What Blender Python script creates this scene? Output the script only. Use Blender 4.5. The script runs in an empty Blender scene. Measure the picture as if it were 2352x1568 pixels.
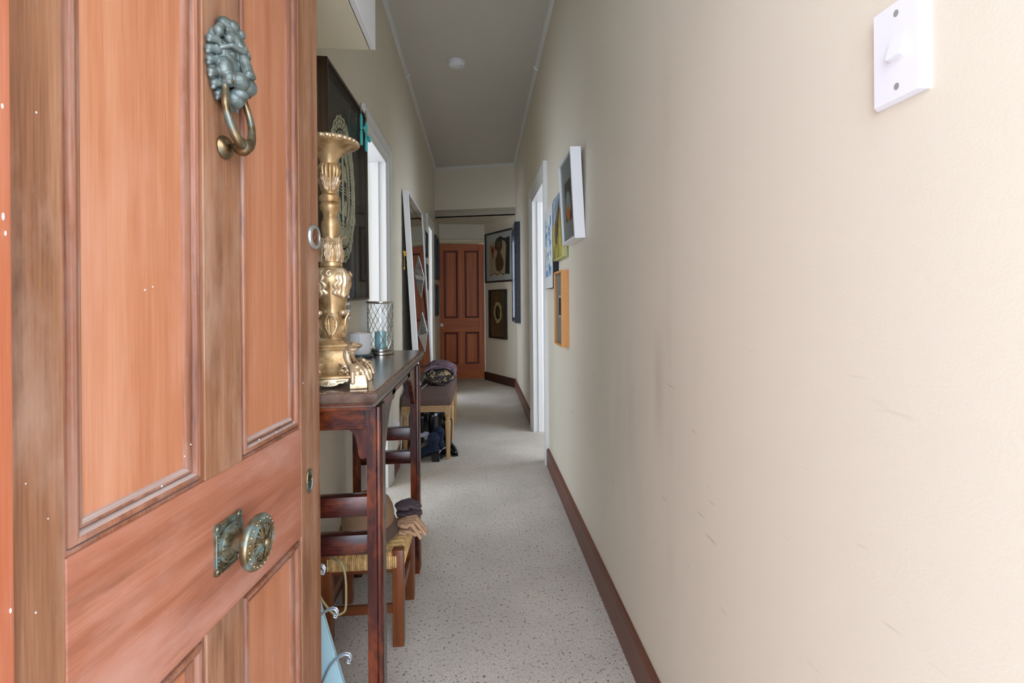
import bpy, bmesh, math, random
from mathutils import Vector, Matrix, noise as mnoise
random.seed(7)
scn = bpy.context.scene
C = scn.collection
PI = math.pi

# ------------------------------------------------------------------ camera
HC = 1.18
YAW = math.atan(110 / 1130.0)
ROLL = math.radians(-0.45)
cd = bpy.data.cameras.new('camera')
cam = bpy.data.objects.new('camera', cd)
C.objects.link(cam)
cd.sensor_width = 36.0
cd.lens = 1130.0 / 2352.0 * 36.0
cd.shift_x = (1176 - 1210) / 2352.0
cd.shift_y = (690 - 784) / 2352.0
cd.clip_start = 0.02
fwd = Vector((math.sin(YAW), math.cos(YAW), 0))
rt = Vector((math.cos(YAW), -math.sin(YAW), 0))
up = Vector((0, 0, 1))
Rv = rt * math.cos(ROLL) + up * math.sin(ROLL)
Uv = up * math.cos(ROLL) - rt * math.sin(ROLL)
m = Matrix(((Rv.x, Uv.x, -fwd.x, 0), (Rv.y, Uv.y, -fwd.y, 0), (Rv.z, Uv.z, -fwd.z, HC), (0, 0, 0, 1)))
cam.matrix_world = m
scn.camera = cam

# ------------------------------------------------------------------ world: even overcast daylight
w = bpy.data.worlds.new('world')
scn.world = w
w.use_nodes = True
bg = w.node_tree.nodes['Background']
bg.inputs['Color'].default_value = (0.755, 0.845, 1.0, 1)
bg.inputs['Strength'].default_value = 1.0


def portal(name, loc, rot, sx, sy):
    """sampling guide for sky light through an opening; gives off no light itself"""
    l = bpy.data.lights.new(name, 'AREA')
    l.shape = 'RECTANGLE'
    l.size = sx
    l.size_y = sy
    l.cycles.is_portal = True
    o = bpy.data.objects.new(name, l)
    o.location = loc
    o.rotation_euler = rot
    C.objects.link(o)


# area lights shine along local -Z
portal('portal_front', (0.02, 0.28, 1.06), (PI / 2, 0, 0), 0.96, 2.14)
portal('portal_added_fanlight', (-0.005, 0.30, 2.545), (PI / 2, 0, 0), 0.98, 0.62)
portal('portal_room_a', (-2.40, 2.85, 1.55), (0, -PI / 2, 0), 2.4, 3.1)
portal('portal_room_b', (-2.40, 6.05, 1.55), (0, -PI / 2, 0), 2.4, 2.5)
portal('portal_room_c', (2.50, 3.3, 1.55), (0, PI / 2, 0), 2.4, 2.0)

vs = scn.view_settings
vs.view_transform = 'Standard'
vs.look = 'None'
vs.exposure = 2.72
vs.gamma = 1.0
vs.use_curve_mapping = False

# ------------------------------------------------------------------ colour and material helpers
MATS = {}


def lin(r, g, b):
    f = lambda c: (c / 255.0 / 12.92) if c / 255.0 <= 0.04045 else ((c / 255.0 + 0.055) / 1.055) ** 2.4
    return (f(r), f(g), f(b), 1.0)


def base_mat(name):
    mt = bpy.data.materials.new(name)
    mt.use_nodes = True
    nt = mt.node_tree
    b = nt.nodes['Principled BSDF']
    MATS[name] = mt
    return mt, nt, b


def plain(name, col, rough=0.5, metal=0.0, bump=0.0, bscale=200, var=0.0, vscale=6, spec=0.5, coat=0.0):
    mt, nt, b = base_mat(name)
    b.inputs['Base Color'].default_value = col
    b.inputs['Roughness'].default_value = rough
    b.inputs['Metallic'].default_value = metal
    b.inputs['Specular IOR Level'].default_value = spec
    b.inputs['Coat Weight'].default_value = coat
    tc = nt.nodes.new('ShaderNodeTexCoord')
    if var > 0:
        n = nt.nodes.new('ShaderNodeTexNoise')
        n.inputs['Scale'].default_value = vscale
        n.inputs['Detail'].default_value = 5
        nt.links.new(tc.outputs['Object'], n.inputs['Vector'])
        r = nt.nodes.new('ShaderNodeValToRGB')
        r.color_ramp.elements[0].position = 0.3
        r.color_ramp.elements[1].position = 0.7
        r.color_ramp.elements[0].color = tuple(c * (1 - var) for c in col[:3]) + (1,)
        r.color_ramp.elements[1].color = tuple(min(1, c * (1 + var)) for c in col[:3]) + (1,)
        nt.links.new(n.outputs['Fac'], r.inputs['Fac'])
        nt.links.new(r.outputs['Color'], b.inputs['Base Color'])
    if bump > 0:
        n = nt.nodes.new('ShaderNodeTexNoise')
        n.inputs['Scale'].default_value = bscale
        n.inputs['Detail'].default_value = 3
        nt.links.new(tc.outputs['Object'], n.inputs['Vector'])
        bp = nt.nodes.new('ShaderNodeBump')
        bp.inputs['Strength'].default_value = bump
        bp.inputs['Distance'].default_value = 0.002
        nt.links.new(n.outputs['Fac'], bp.inputs['Height'])
        nt.links.new(bp.outputs['Normal'], b.inputs['Normal'])
    return mt


def ramp(nt, pts):
    r = nt.nodes.new('ShaderNodeValToRGB')
    el = r.color_ramp.elements
    while len(el) < len(pts):
        el.new(0.5)
    for e, (p, c) in zip(el, pts):
        e.position = p
        e.color = c
    return r


def wood(name, dark, mid, light, axis='Z', scale=1.0, rough=0.5, wear=None, wear_amt=0.5, wear_scale=3.0,
         grime=None, grime_amt=0.0, bump=0.25, coat=0.0, streak=34.0):
    """grain runs along the given object axis; wear / grime are patchy stains of their own shape"""
    mt, nt, b = base_mat(name)
    L = nt.links.new
    tc = nt.nodes.new('ShaderNodeTexCoord')
    mp = nt.nodes.new('ShaderNodeMapping')
    s = [streak * scale] * 3
    s['XYZ'.index(axis)] = 1.3 * scale
    mp.inputs['Scale'].default_value = s
    L(tc.outputs['Object'], mp.inputs['Vector'])
    n1 = nt.nodes.new('ShaderNodeTexNoise')
    n1.inputs['Scale'].default_value = 1.0
    n1.inputs['Detail'].default_value = 6
    n1.inputs['Roughness'].default_value = 0.6
    n1.inputs['Distortion'].default_value = 0.4
    L(mp.outputs['Vector'], n1.inputs['Vector'])
    mp2 = nt.nodes.new('ShaderNodeMapping')
    s2 = [330 * scale] * 3
    s2['XYZ'.index(axis)] = 8 * scale
    mp2.inputs['Scale'].default_value = s2
    L(tc.outputs['Object'], mp2.inputs['Vector'])
    n2 = nt.nodes.new('ShaderNodeTexNoise')
    n2.inputs['Scale'].default_value = 1.0
    n2.inputs['Detail'].default_value = 3
    L(mp2.outputs['Vector'], n2.inputs['Vector'])
    mixn = nt.nodes.new('ShaderNodeMix')
    mixn.inputs['Factor'].default_value = 0.3
    L(n1.outputs['Fac'], mixn.inputs['A'])
    L(n2.outputs['Fac'], mixn.inputs['B'])
    r = ramp(nt, [(0.30, dark), (0.5, mid), (0.70, light)])
    L(mixn.outputs['Result'], r.inputs['Fac'])
    out = r.outputs['Color']

    def patch(col, amt, sc, lo, hi, prev, stretch):
        mpw = nt.nodes.new('ShaderNodeMapping')
        sw = [sc] * 3
        sw['XYZ'.index(axis)] = sc / stretch
        mpw.inputs['Scale'].default_value = sw
        mpw.inputs['Location'].default_value = (sc * 1.7, 3.1, sc * 0.7)
        L(tc.outputs['Object'], mpw.inputs['Vector'])
        nw = nt.nodes.new('ShaderNodeTexNoise')
        nw.inputs['Scale'].default_value = 1.0
        nw.inputs['Detail'].default_value = 8
        nw.inputs['Roughness'].default_value = 0.65
        L(mpw.outputs['Vector'], nw.inputs['Vector'])
        rw = ramp(nt, [(lo, (0, 0, 0, 1)), (hi, (amt, amt, amt, 1))])
        L(nw.outputs['Fac'], rw.inputs['Fac'])
        mx = nt.nodes.new('ShaderNodeMix')
        mx.data_type = 'RGBA'
        L(rw.outputs['Color'], mx.inputs['Factor'])
        L(prev, mx.inputs['A'])
        mx.inputs['B'].default_value = col
        return mx.outputs['Result']
    if wear is not None:
        out = patch(wear, wear_amt, wear_scale, 0.48, 0.68, out, 3.0)
    if grime is not None:
        out = patch(grime, grime_amt, wear_scale * 1.9 + 0.37, 0.55, 0.72, out, 5.0)
    L(out, b.inputs['Base Color'])
    b.inputs['Roughness'].default_value = rough
    b.inputs['Coat Weight'].default_value = coat
    b.inputs['Coat Roughness'].default_value = 0.25
    bp = nt.nodes.new('ShaderNodeBump')
    bp.inputs['Strength'].default_value = bump
    bp.inputs['Distance'].default_value = 0.001
    L(mixn.outputs['Result'], bp.inputs['Height'])
    L(bp.outputs['Normal'], b.inputs['Normal'])
    return mt


def patina(name, c_lo, c_mid, c_hi, rough=0.35, metal=0.9, scale=40, green=None, gamt=0.5):
    mt, nt, b = base_mat(name)
    L = nt.links.new
    tc = nt.nodes.new('ShaderNodeTexCoord')
    n = nt.nodes.new('ShaderNodeTexNoise')
    n.inputs['Scale'].default_value = scale
    n.inputs['Detail'].default_value = 6
    L(tc.outputs['Object'], n.inputs['Vector'])
    r = ramp(nt, [(0.3, c_lo), (0.5, c_mid), (0.7, c_hi)])
    L(n.outputs['Fac'], r.inputs['Fac'])
    out = r.outputs['Color']
    if green is not None:
        n2 = nt.nodes.new('ShaderNodeTexNoise')
        n2.inputs['Scale'].default_value = scale * 0.6
        n2.inputs['Detail'].default_value = 4
        mp = nt.nodes.new('ShaderNodeMapping')
        mp.inputs['Location'].default_value = (5, 2, 9)
        L(tc.outputs['Object'], mp.inputs['Vector'])
        L(mp.outputs['Vector'], n2.inputs['Vector'])
        r2 = ramp(nt, [(0.45, (0, 0, 0, 1)), (0.62, (gamt, gamt, gamt, 1))])
        L(n2.outputs['Fac'], r2.inputs['Fac'])
        mx = nt.nodes.new('ShaderNodeMix')
        mx.data_type = 'RGBA'
        L(r2.outputs['Color'], mx.inputs['Factor'])
        L(out, mx.inputs['A'])
        mx.inputs['B'].default_value = green
        out = mx.outputs['Result']
        inv = nt.nodes.new('ShaderNodeMath')
        inv.operation = 'MULTIPLY_ADD'
        inv.inputs[1].default_value = -metal * 0.8
        inv.inputs[2].default_value = metal
        L(r2.outputs['Color'], inv.inputs[0])
        L(inv.outputs[0], b.inputs['Metallic'])
    else:
        b.inputs['Metallic'].default_value = metal
    L(out, b.inputs['Base Color'])
    b.inputs['Roughness'].default_value = rough
    bp = nt.nodes.new('ShaderNodeBump')
    bp.inputs['Strength'].default_value = 0.15
    bp.inputs['Distance'].default_value = 0.001
    L(n.outputs['Fac'], bp.inputs['Height'])
    L(bp.outputs['Normal'], b.inputs['Normal'])
    return mt


# ---- setting
def wall_mat(name, col, stain=False):
    mt, nt, b = base_mat(name)
    L = nt.links.new
    tc = nt.nodes.new('ShaderNodeTexCoord')
    n = nt.nodes.new('ShaderNodeTexNoise')
    n.inputs['Scale'].default_value = 260
    n.inputs['Detail'].default_value = 4
    L(tc.outputs['Object'], n.inputs['Vector'])
    bp = nt.nodes.new('ShaderNodeBump')
    bp.inputs['Strength'].default_value = 0.06
    bp.inputs['Distance'].default_value = 0.003
    L(n.outputs['Fac'], bp.inputs['Height'])
    L(bp.outputs['Normal'], b.inputs['Normal'])
    n2 = nt.nodes.new('ShaderNodeTexNoise')
    n2.inputs['Scale'].default_value = 1.3
    n2.inputs['Detail'].default_value = 3
    L(tc.outputs['Object'], n2.inputs['Vector'])
    r = ramp(nt, [(0.3, tuple(c * 0.96 for c in col[:3]) + (1,)), (0.7, col)])
    L(n2.outputs['Fac'], r.inputs['Fac'])
    out = r.outputs['Color']
    if stain:
        # hand-height smudges either side of the plaster joint, and thin scuff streaks
        sep = nt.nodes.new('ShaderNodeSeparateXYZ')
        L(tc.outputs['Object'], sep.inputs[0])

        def win(sock, c, wd):
            s1 = nt.nodes.new('ShaderNodeMath')
            s1.operation = 'SUBTRACT'
            L(sock, s1.inputs[0])
            s1.inputs[1].default_value = c
            a = nt.nodes.new('ShaderNodeMath')
            a.operation = 'ABSOLUTE'
            L(s1.outputs[0], a.inputs[0])
            mr = nt.nodes.new('ShaderNodeMapRange')
            mr.interpolation_type = 'SMOOTHERSTEP'
            mr.inputs['From Min'].default_value = wd
            mr.inputs['From Max'].default_value = 0
            L(a.outputs[0], mr.inputs['Value'])
            return mr.outputs['Result']

        def mul(a, c):
            mm = nt.nodes.new('ShaderNodeMath')
            mm.operation = 'MULTIPLY'
            L(a, mm.inputs[0])
            if isinstance(c, float):
                mm.inputs[1].default_value = c
            else:
                L(c, mm.inputs[1])
            return mm.outputs[0]
        mp = nt.nodes.new('ShaderNodeMapping')
        mp.inputs['Scale'].default_value = (1, 5, 1.2)
        L(tc.outputs['Object'], mp.inputs['Vector'])
        n3 = nt.nodes.new('ShaderNodeTexNoise')
        n3.inputs['Scale'].default_value = 1.6
        n3.inputs['Detail'].default_value = 5
        L(mp.outputs['Vector'], n3.inputs['Vector'])
        r3 = ramp(nt, [(0.42, (0, 0, 0, 1)), (0.68, (1, 1, 1, 1))])
        L(n3.outputs['Fac'], r3.inputs['Fac'])
        wy = win(sep.outputs['Y'], 1.55, 0.75)
        wz = win(sep.outputs['Z'], 0.75, 0.6)
        f = mul(mul(mul(wy, wz), r3.outputs['Color']), 0.11)
        wy2 = win(sep.outputs['Y'], 1.31, 0.06)
        wz2 = win(sep.outputs['Z'], 0.95, 0.22)
        f2 = mul(mul(wy2, wz2), 0.16)
        ad = nt.nodes.new('ShaderNodeMath')
        ad.operation = 'ADD'
        ad.use_clamp = True
        L(f, ad.inputs[0])
        L(f2, ad.inputs[1])
        # scuffs
        mp4 = nt.nodes.new('ShaderNodeMapping')
        mp4.inputs['Rotation'].default_value = (0.6, 0, 0)
        mp4.inputs['Scale'].default_value = (1, 3, 26)
        L(tc.outputs['Object'], mp4.inputs['Vector'])
        n4 = nt.nodes.new('ShaderNodeTexNoise')
        n4.inputs['Scale'].default_value = 2.4
        n4.inputs['Detail'].default_value = 2
        L(mp4.outputs['Vector'], n4.inputs['Vector'])
        r4 = ramp(nt, [(0.70, (0, 0, 0, 1)), (0.76, (0.35, 0.35, 0.35, 1))])
        L(n4.outputs['Fac'], r4.inputs['Fac'])
        f4 = mul(r4.outputs['Color'], win(sep.outputs['Z'], 0.75, 0.55))
        ad2 = nt.nodes.new('ShaderNodeMath')
        ad2.operation = 'ADD'
        ad2.use_clamp = True
        L(ad.outputs[0], ad2.inputs[0])
        L(f4, ad2.inputs[1])
        mx = nt.nodes.new('ShaderNodeMix')
        mx.data_type = 'RGBA'
        L(ad2.outputs[0], mx.inputs['Factor'])
        L(out, mx.inputs['A'])
        mx.inputs['B'].default_value = lin(128, 122, 108)
        out = mx.outputs['Result']
    L(out, b.inputs['Base Color'])
    b.inputs['Roughness'].default_value = 0.55
    return mt


CREAM = lin(227, 218, 198)
wall_mat('wall_cream', CREAM)
wall_mat('wall_cream_scuffed', CREAM, True)
wall_mat('ceiling_paint', lin(208, 202, 192))
plain('white_gloss', lin(228, 228, 228), 0.3, bump=0.05, bscale=60)
plain('white_trim', lin(222, 221, 218), 0.35, bump=0.08, bscale=50)
plain('white_plastic', lin(236, 236, 240), 0.32)
plain('cabinet_cream', lin(228, 218, 190), 0.4)
wood('base_brown', lin(84, 46, 32), lin(104, 60, 44), lin(122, 74, 56), 'Y', 0.6, 0.4, wear=lin(140, 95, 75), wear_amt=0.25)
wood('base_brown_dark', lin(52, 28, 20), lin(66, 36, 26), lin(80, 46, 34), 'X', 0.6, 0.45)
plain('outside_paving', lin(206, 206, 206), 0.8, bump=0.3, bscale=20, var=0.1)

mt, nt, b = base_mat('carpet')
L = nt.links.new
tc = nt.nodes.new('ShaderNodeTexCoord')
n = nt.nodes.new('ShaderNodeTexNoise')
n.inputs['Scale'].default_value = 210
n.inputs['Detail'].default_value = 3
L(tc.outputs['Object'], n.inputs['Vector'])
n2 = nt.nodes.new('ShaderNodeTexNoise')
n2.inputs['Scale'].default_value = 84
n2.inputs['Detail'].default_value = 4
n2.inputs['Roughness'].default_value = 0.7
L(tc.outputs['Object'], n2.inputs['Vector'])
n3 = nt.nodes.new('ShaderNodeTexNoise')
n3.inputs['Scale'].default_value = 3.0
n3.inputs['Detail'].default_value = 3
L(tc.outputs['Object'], n3.inputs['Vector'])
r1 = ramp(nt, [(0.3, lin(190, 181, 170)), (0.55, lin(218, 210, 198)), (0.75, lin(232, 225, 215))])
L(n.outputs['Fac'], r1.inputs['Fac'])
r2 = ramp(nt, [(0.575, (0, 0, 0, 1)), (0.64, (1, 1, 1, 1))])
L(n2.outputs['Fac'], r2.inputs['Fac'])
mx = nt.nodes.new('ShaderNodeMix')
mx.data_type = 'RGBA'
L(r2.outputs['Color'], mx.inputs['Factor'])
L(r1.outputs['Color'], mx.inputs['A'])
mx.inputs['B'].default_value = lin(136, 106, 82)
mx2 = nt.nodes.new('ShaderNodeMix')
mx2.data_type = 'RGBA'
mx2.blend_type = 'MULTIPLY'
mx2.inputs['Factor'].default_value = 1
r3 = ramp(nt, [(0.35, (0.86, 0.86, 0.86, 1)), (0.65, (1, 1, 1, 1))])
L(n3.outputs['Fac'], r3.inputs['Fac'])
L(mx.outputs['Result'], mx2.inputs['A'])
L(r3.outputs['Color'], mx2.inputs['B'])
L(mx2.outputs['Result'], b.inputs['Base Color'])
b.inputs['Roughness'].default_value = 0.95
b.inputs['Specular IOR Level'].default_value = 0.1
bp = nt.nodes.new('ShaderNodeBump')
bp.inputs['Strength'].default_value = 0.7
bp.inputs['Distance'].default_value = 0.004
L(n.outputs['Fac'], bp.inputs['Height'])
L(bp.outputs['Normal'], b.inputs['Normal'])

# ---- front door woods
wood('door_panel', lin(174, 106, 70), lin(192, 126, 88), lin(208, 148, 112), 'Z', 1.0, 0.5,
     wear=lin(212, 156, 128), wear_amt=0.45, wear_scale=5, bump=0.12, streak=26)
wood('door_stile', lin(114, 72, 46), lin(154, 106, 74), lin(184, 138, 104), 'Z', 1.0, 0.55,
     wear=lin(180, 146, 122), wear_amt=0.65, wear_scale=9, grime=lin(88, 62, 48), grime_amt=0.65, bump=0.2)
wood('door_rail', lin(148, 88, 62), lin(172, 108, 80), lin(192, 132, 106), 'X', 1.0, 0.5,
     wear=lin(200, 150, 130), wear_amt=0.7, wear_scale=7, grime=lin(116, 72, 52), grime_amt=0.55, bump=0.2)
wood('door_moulding', lin(92, 52, 36), lin(150, 96, 68), lin(182, 130, 100), 'Z', 1.2, 0.5,
     wear=lin(172, 142, 128), wear_amt=0.5, wear_scale=14, grime=lin(84, 56, 48), grime_amt=0.6, bump=0.2)
wood('moulding_dust', lin(150, 118, 102), lin(182, 158, 146), lin(206, 188, 178), 'X', 1.2, 0.7, grime=lin(150, 104, 80), grime_amt=0.6)
wood('jamb_wood', lin(176, 94, 58), lin(196, 112, 74), lin(210, 134, 98), 'Z', 1.0, 0.5,
     wear=lin(206, 150, 130), wear_amt=0.4, wear_scale=6)
patina('aged_brass', lin(96, 84, 62), lin(132, 118, 88), lin(160, 146, 112), 0.34, 0.85, 60, lin(104, 132, 130), 0.75)
patina('bronze', lin(66, 72, 66), lin(104, 114, 108), lin(142, 150, 142), 0.42, 0.4, 45, lin(122, 138, 136), 0.5)
patina('bronze_bare', lin(98, 76, 48), lin(130, 106, 74), lin(164, 140, 104), 0.3, 0.9, 50, lin(70, 96, 86), 0.4)
patina('bronze_ring', lin(104, 86, 58), lin(132, 114, 84), lin(164, 146, 112), 0.3, 0.85, 50, lin(96, 118, 114), 0.75)
plain('pewter', lin(186, 190, 186), 0.3, 0.7, bump=0.1, bscale=80, var=0.08)
plain('copper_lock', lin(160, 110, 80), 0.35, 0.8)
plain('black', lin(16, 15, 15), 0.5)

# ---- hall wood
wood('end_door', lin(150, 68, 8), lin(186, 92, 14), lin(208, 114, 28), 'Z', 0.8, 0.45, bump=0.1)
wood('end_door_rail', lin(150, 68, 8), lin(182, 90, 14), lin(204, 112, 28), 'X', 0.8, 0.45, bump=0.1)
plain('end_moulding', lin(104, 36, 10), 0.45, var=0.15)
for ax in 'XYZ':
    wood('lacquer_' + ax, lin(30, 12, 12), lin(56, 22, 18), lin(88, 36, 28), ax, 1.3, 0.24,
         wear=lin(170, 80, 24), wear_amt=0.55, wear_scale=15, grime=lin(36, 28, 30), grime_amt=0.85, bump=0.15, coat=0.25)
wood('table_top', lin(62, 46, 38), lin(84, 64, 54), lin(112, 90, 76), 'Y', 1.0, 0.22,
     wear=lin(136, 116, 98), wear_amt=0.45, wear_scale=9, bump=0.2, coat=0.3)
wood('worn_edge', lin(96, 60, 34), lin(140, 100, 64), lin(186, 152, 112), 'Y', 2.0, 0.5)
wood('stool_wood', lin(92, 46, 20), lin(126, 68, 32), lin(156, 92, 50), 'Z', 1.2, 0.32, wear=lin(80, 40, 22), wear_amt=0.5, wear_scale=8, coat=0.2)
wood('stool_rail', lin(84, 42, 20), lin(116, 62, 30), lin(146, 84, 46), 'X', 1.2, 0.32, coat=0.2)
wood('bench_oak', lin(150, 116, 72), lin(178, 142, 96), lin(200, 166, 120), 'Z', 1.2, 0.55)
wood('bench_oak_x', lin(150, 116, 72), lin(178, 142, 96), lin(200, 166, 120), 'X', 1.2, 0.55)
plain('rush', lin(206, 166, 104), 0.75, var=0.35, vscale=60, bump=0.5, bscale=120)
plain('rush_light', lin(226, 192, 136), 0.75, var=0.3, vscale=60)
plain('bench_fabric', lin(96, 76, 70), 0.9, bump=0.5, bscale=600, var=0.1, vscale=20)
patina('gilt', lin(132, 100, 56), lin(186, 150, 102), lin(216, 186, 142), 0.36, 0.68, 38, lin(206, 176, 130), 0.5)
patina('gilt_high', lin(180, 148, 106), lin(218, 190, 152), lin(236, 216, 186), 0.34, 0.6, 50)

# ---- small things
wood('dark_frame', lin(36, 26, 16), lin(58, 42, 26), lin(82, 62, 40), 'Z', 1.2, 0.35)
plain('dark_frame_x', lin(44, 34, 26), 0.4)
plain('box_mount', lin(84, 72, 62), 0.85, var=0.1)
plain('lace', lin(220, 208, 170), 0.85, var=0.25, vscale=90)
plain('lace_dark', lin(48, 44, 34), 0.9, var=0.3, vscale=60)
plain('chrome', lin(214, 216, 218), 0.12, 1.0)
plain('silver', lin(206, 204, 196), 0.22, 1.0, var=0.1)
plain('mirror_glass', lin(226, 228, 224), 0.015, 1.0)
plain('mirror_bevel', lin(240, 240, 238), 0.05, 0.9)
plain('wax_white', lin(238, 236, 230), 0.5)
plain('white_glass', lin(244, 245, 246), 0.12, coat=0.5)
plain('wax_blue', lin(156, 214, 222), 0.5)
plain('coaster', lin(60, 74, 76), 0.15, coat=0.5)
plain('turquoise', lin(70, 190, 186), 0.3, var=0.15, vscale=90)
plain('hook_wire', lin(214, 222, 228), 0.28, 0.6)
plain('pale_blue_paint', lin(188, 224, 230), 0.35)
plain('cord_cream', lin(188, 178, 132), 0.6)
plain('felt_tan', lin(142, 112, 84), 0.95, bump=0.3, bscale=300, var=0.12, vscale=9)
plain('felt_brown', lin(92, 72, 62), 0.95, bump=0.3, bscale=300, var=0.1, vscale=9)
plain('felt_inside', lin(52, 36, 20), 0.95, var=0.2)
plain('glove_dark', lin(84, 70, 74), 0.85, bump=0.3, bscale=200, var=0.12, vscale=12)
plain('glove_tan', lin(190, 150, 116), 0.7, bump=0.2, bscale=200, var=0.08, vscale=12)
plain('navy_suede', lin(18, 34, 60), 0.9, bump=0.3, bscale=300, var=0.5, vscale=14)
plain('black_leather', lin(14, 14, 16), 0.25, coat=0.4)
plain('black_patent', lin(12, 14, 16), 0.08, coat=0.8)
plain('welt_white', lin(200, 196, 186), 0.6)
plain('lilac_cloth', lin(182, 176, 196), 0.9, var=0.1)
plain('petal_yellow', lin(214, 168, 56), 0.7)
plain('leaf_green', lin(110, 124, 44), 0.7)
plain('brown_lining', lin(150, 112, 90), 0.8)
plain('purple_scarf', lin(106, 84, 92), 0.95, bump=0.8, bscale=90, var=0.55, vscale=38)
plain('lilac_fringe', lin(140, 128, 150), 0.95, var=0.25, vscale=60)
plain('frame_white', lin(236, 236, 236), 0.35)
plain('frame_black', lin(26, 25, 26), 0.35)
wood('frame_pine', lin(196, 130, 62), lin(216, 152, 82), lin(230, 172, 106), 'Z', 1.0, 0.4)
plain('frame_blue_black', lin(30, 42, 60), 0.22, var=0.35, vscale=30, coat=0.5)
plain('mount_white', lin(214, 214, 210), 0.8)
plain('mount_grey', lin(150, 148, 142), 0.8)
plain('mount_brown', lin(92, 78, 50), 0.85, var=0.25, vscale=60)
plain('paper_tan', lin(206, 184, 146), 0.85, var=0.05)
plain('ink_black', lin(28, 24, 22), 0.8)
plain('ink_brown', lin(88, 66, 44), 0.8, var=0.3, vscale=40)
plain('ink_red', lin(150, 46, 30), 0.8)
plain('canvas_navy', lin(28, 34, 48), 0.7)
plain('canvas_green_edge', lin(196, 200, 140), 0.7, var=0.15, vscale=14)
plain('straw', lin(206, 188, 132), 0.9, var=0.4, vscale=60)
plain('porcelain', lin(232, 230, 224), 0.15, coat=0.5)
plain('hinge_copper', lin(176, 130, 110), 0.4, 0.6)
plain('paint_orange', lin(196, 116, 36), 0.8, var=0.3, vscale=40)
plain('paint_dark', lin(70, 60, 44), 0.8, var=0.4, vscale=30)
plain('paint_grey', lin(150, 160, 158), 0.8, var=0.15, vscale=30)


def painting(name, cols, scale, stretch, detail=6, dist=0.6, bump=0.5):
    mt, nt, b = base_mat(name)
    L = nt.links.new
    tc = nt.nodes.new('ShaderNodeTexCoord')
    mp = nt.nodes.new('ShaderNodeMapping')
    mp.inputs['Scale'].default_value = stretch
    L(tc.outputs['Object'], mp.inputs['Vector'])
    n = nt.nodes.new('ShaderNodeTexNoise')
    n.inputs['Scale'].default_value = scale
    n.inputs['Detail'].default_value = detail
    n.inputs['Distortion'].default_value = dist
    L(mp.outputs['Vector'], n.inputs['Vector'])
    r = ramp(nt, cols)
    L(n.outputs['Fac'], r.inputs['Fac'])
    L(r.outputs['Color'], b.inputs['Base Color'])
    b.inputs['Roughness'].default_value = 0.55
    bp = nt.nodes.new('ShaderNodeBump')
    bp.inputs['Strength'].default_value = bump
    bp.inputs['Distance'].default_value = 0.002
    L(n.outputs['Fac'], bp.inputs['Height'])
    L(bp.outputs['Normal'], b.inputs['Normal'])
    return mt


painting('art_blossom', [(0.30, lin(16, 36, 66)), (0.40, lin(34, 96, 160)), (0.46, lin(70, 150, 200)), (0.52, lin(222, 226, 220)),
                         (0.60, lin(236, 236, 226)), (0.68, lin(128, 140, 52))], 22, (1, 1, 0.55), 3, 1.2)
painting('art_field', [(0.3, lin(58, 56, 34)), (0.43, lin(120, 112, 40)), (0.52, lin(172, 158, 56)), (0.62, lin(206, 186, 92)),
                       (0.72, lin(120, 130, 84))], 7, (2.2, 1, 0.7), 4, 1.4)
painting('art_sky', [(0.3, lin(92, 112, 140)), (0.5, lin(134, 148, 164)), (0.7, lin(178, 186, 190))], 9, (1, 1, 1), 4, 0.8)
painting('art_tree', [(0.3, lin(38, 34, 40)), (0.5, lin(84, 66, 50)), (0.7, lin(150, 120, 80))], 14, (3, 1, 0.6), 4, 0.8)
painting('leopard', [(0.40, lin(14, 12, 11)), (0.54, lin(22, 18, 16)), (0.59, lin(150, 124, 84)), (0.70, lin(206, 186, 146))], 30, (1, 1, 1.3), 2, 1.0, 0.2)


def glassy(name, tint, refl=0.08, rough=0.02):
    """thin clear glass: mostly see-through with a weak fixed reflection"""
    mt = bpy.data.materials.new(name)
    mt.use_nodes = True
    nt = mt.node_tree
    nt.nodes.remove(nt.nodes['Principled BSDF'])
    t = nt.nodes.new('ShaderNodeBsdfTransparent')
    t.inputs['Color'].default_value = tint
    g = nt.nodes.new('ShaderNodeBsdfGlossy')
    g.inputs['Roughness'].default_value = rough
    x = nt.nodes.new('ShaderNodeMixShader')
    x.inputs[0].default_value = refl
    nt.links.new(t.outputs[0], x.inputs[1])
    nt.links.new(g.outputs[0], x.inputs[2])
    nt.links.new(x.outputs[0], nt.nodes['Material Output'].inputs['Surface'])
    MATS[name] = mt
    return mt


glassy('clear_glass', (0.93, 0.95, 0.95, 1))
mt, nt, b = base_mat('crystal')
b.inputs['Base Color'].default_value = (0.95, 0.97, 1, 1)
b.inputs['Transmission Weight'].default_value = 0.45
b.inputs['Roughness'].default_value = 0.05
# ------------------------------------------------------------------ mesh helpers


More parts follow.
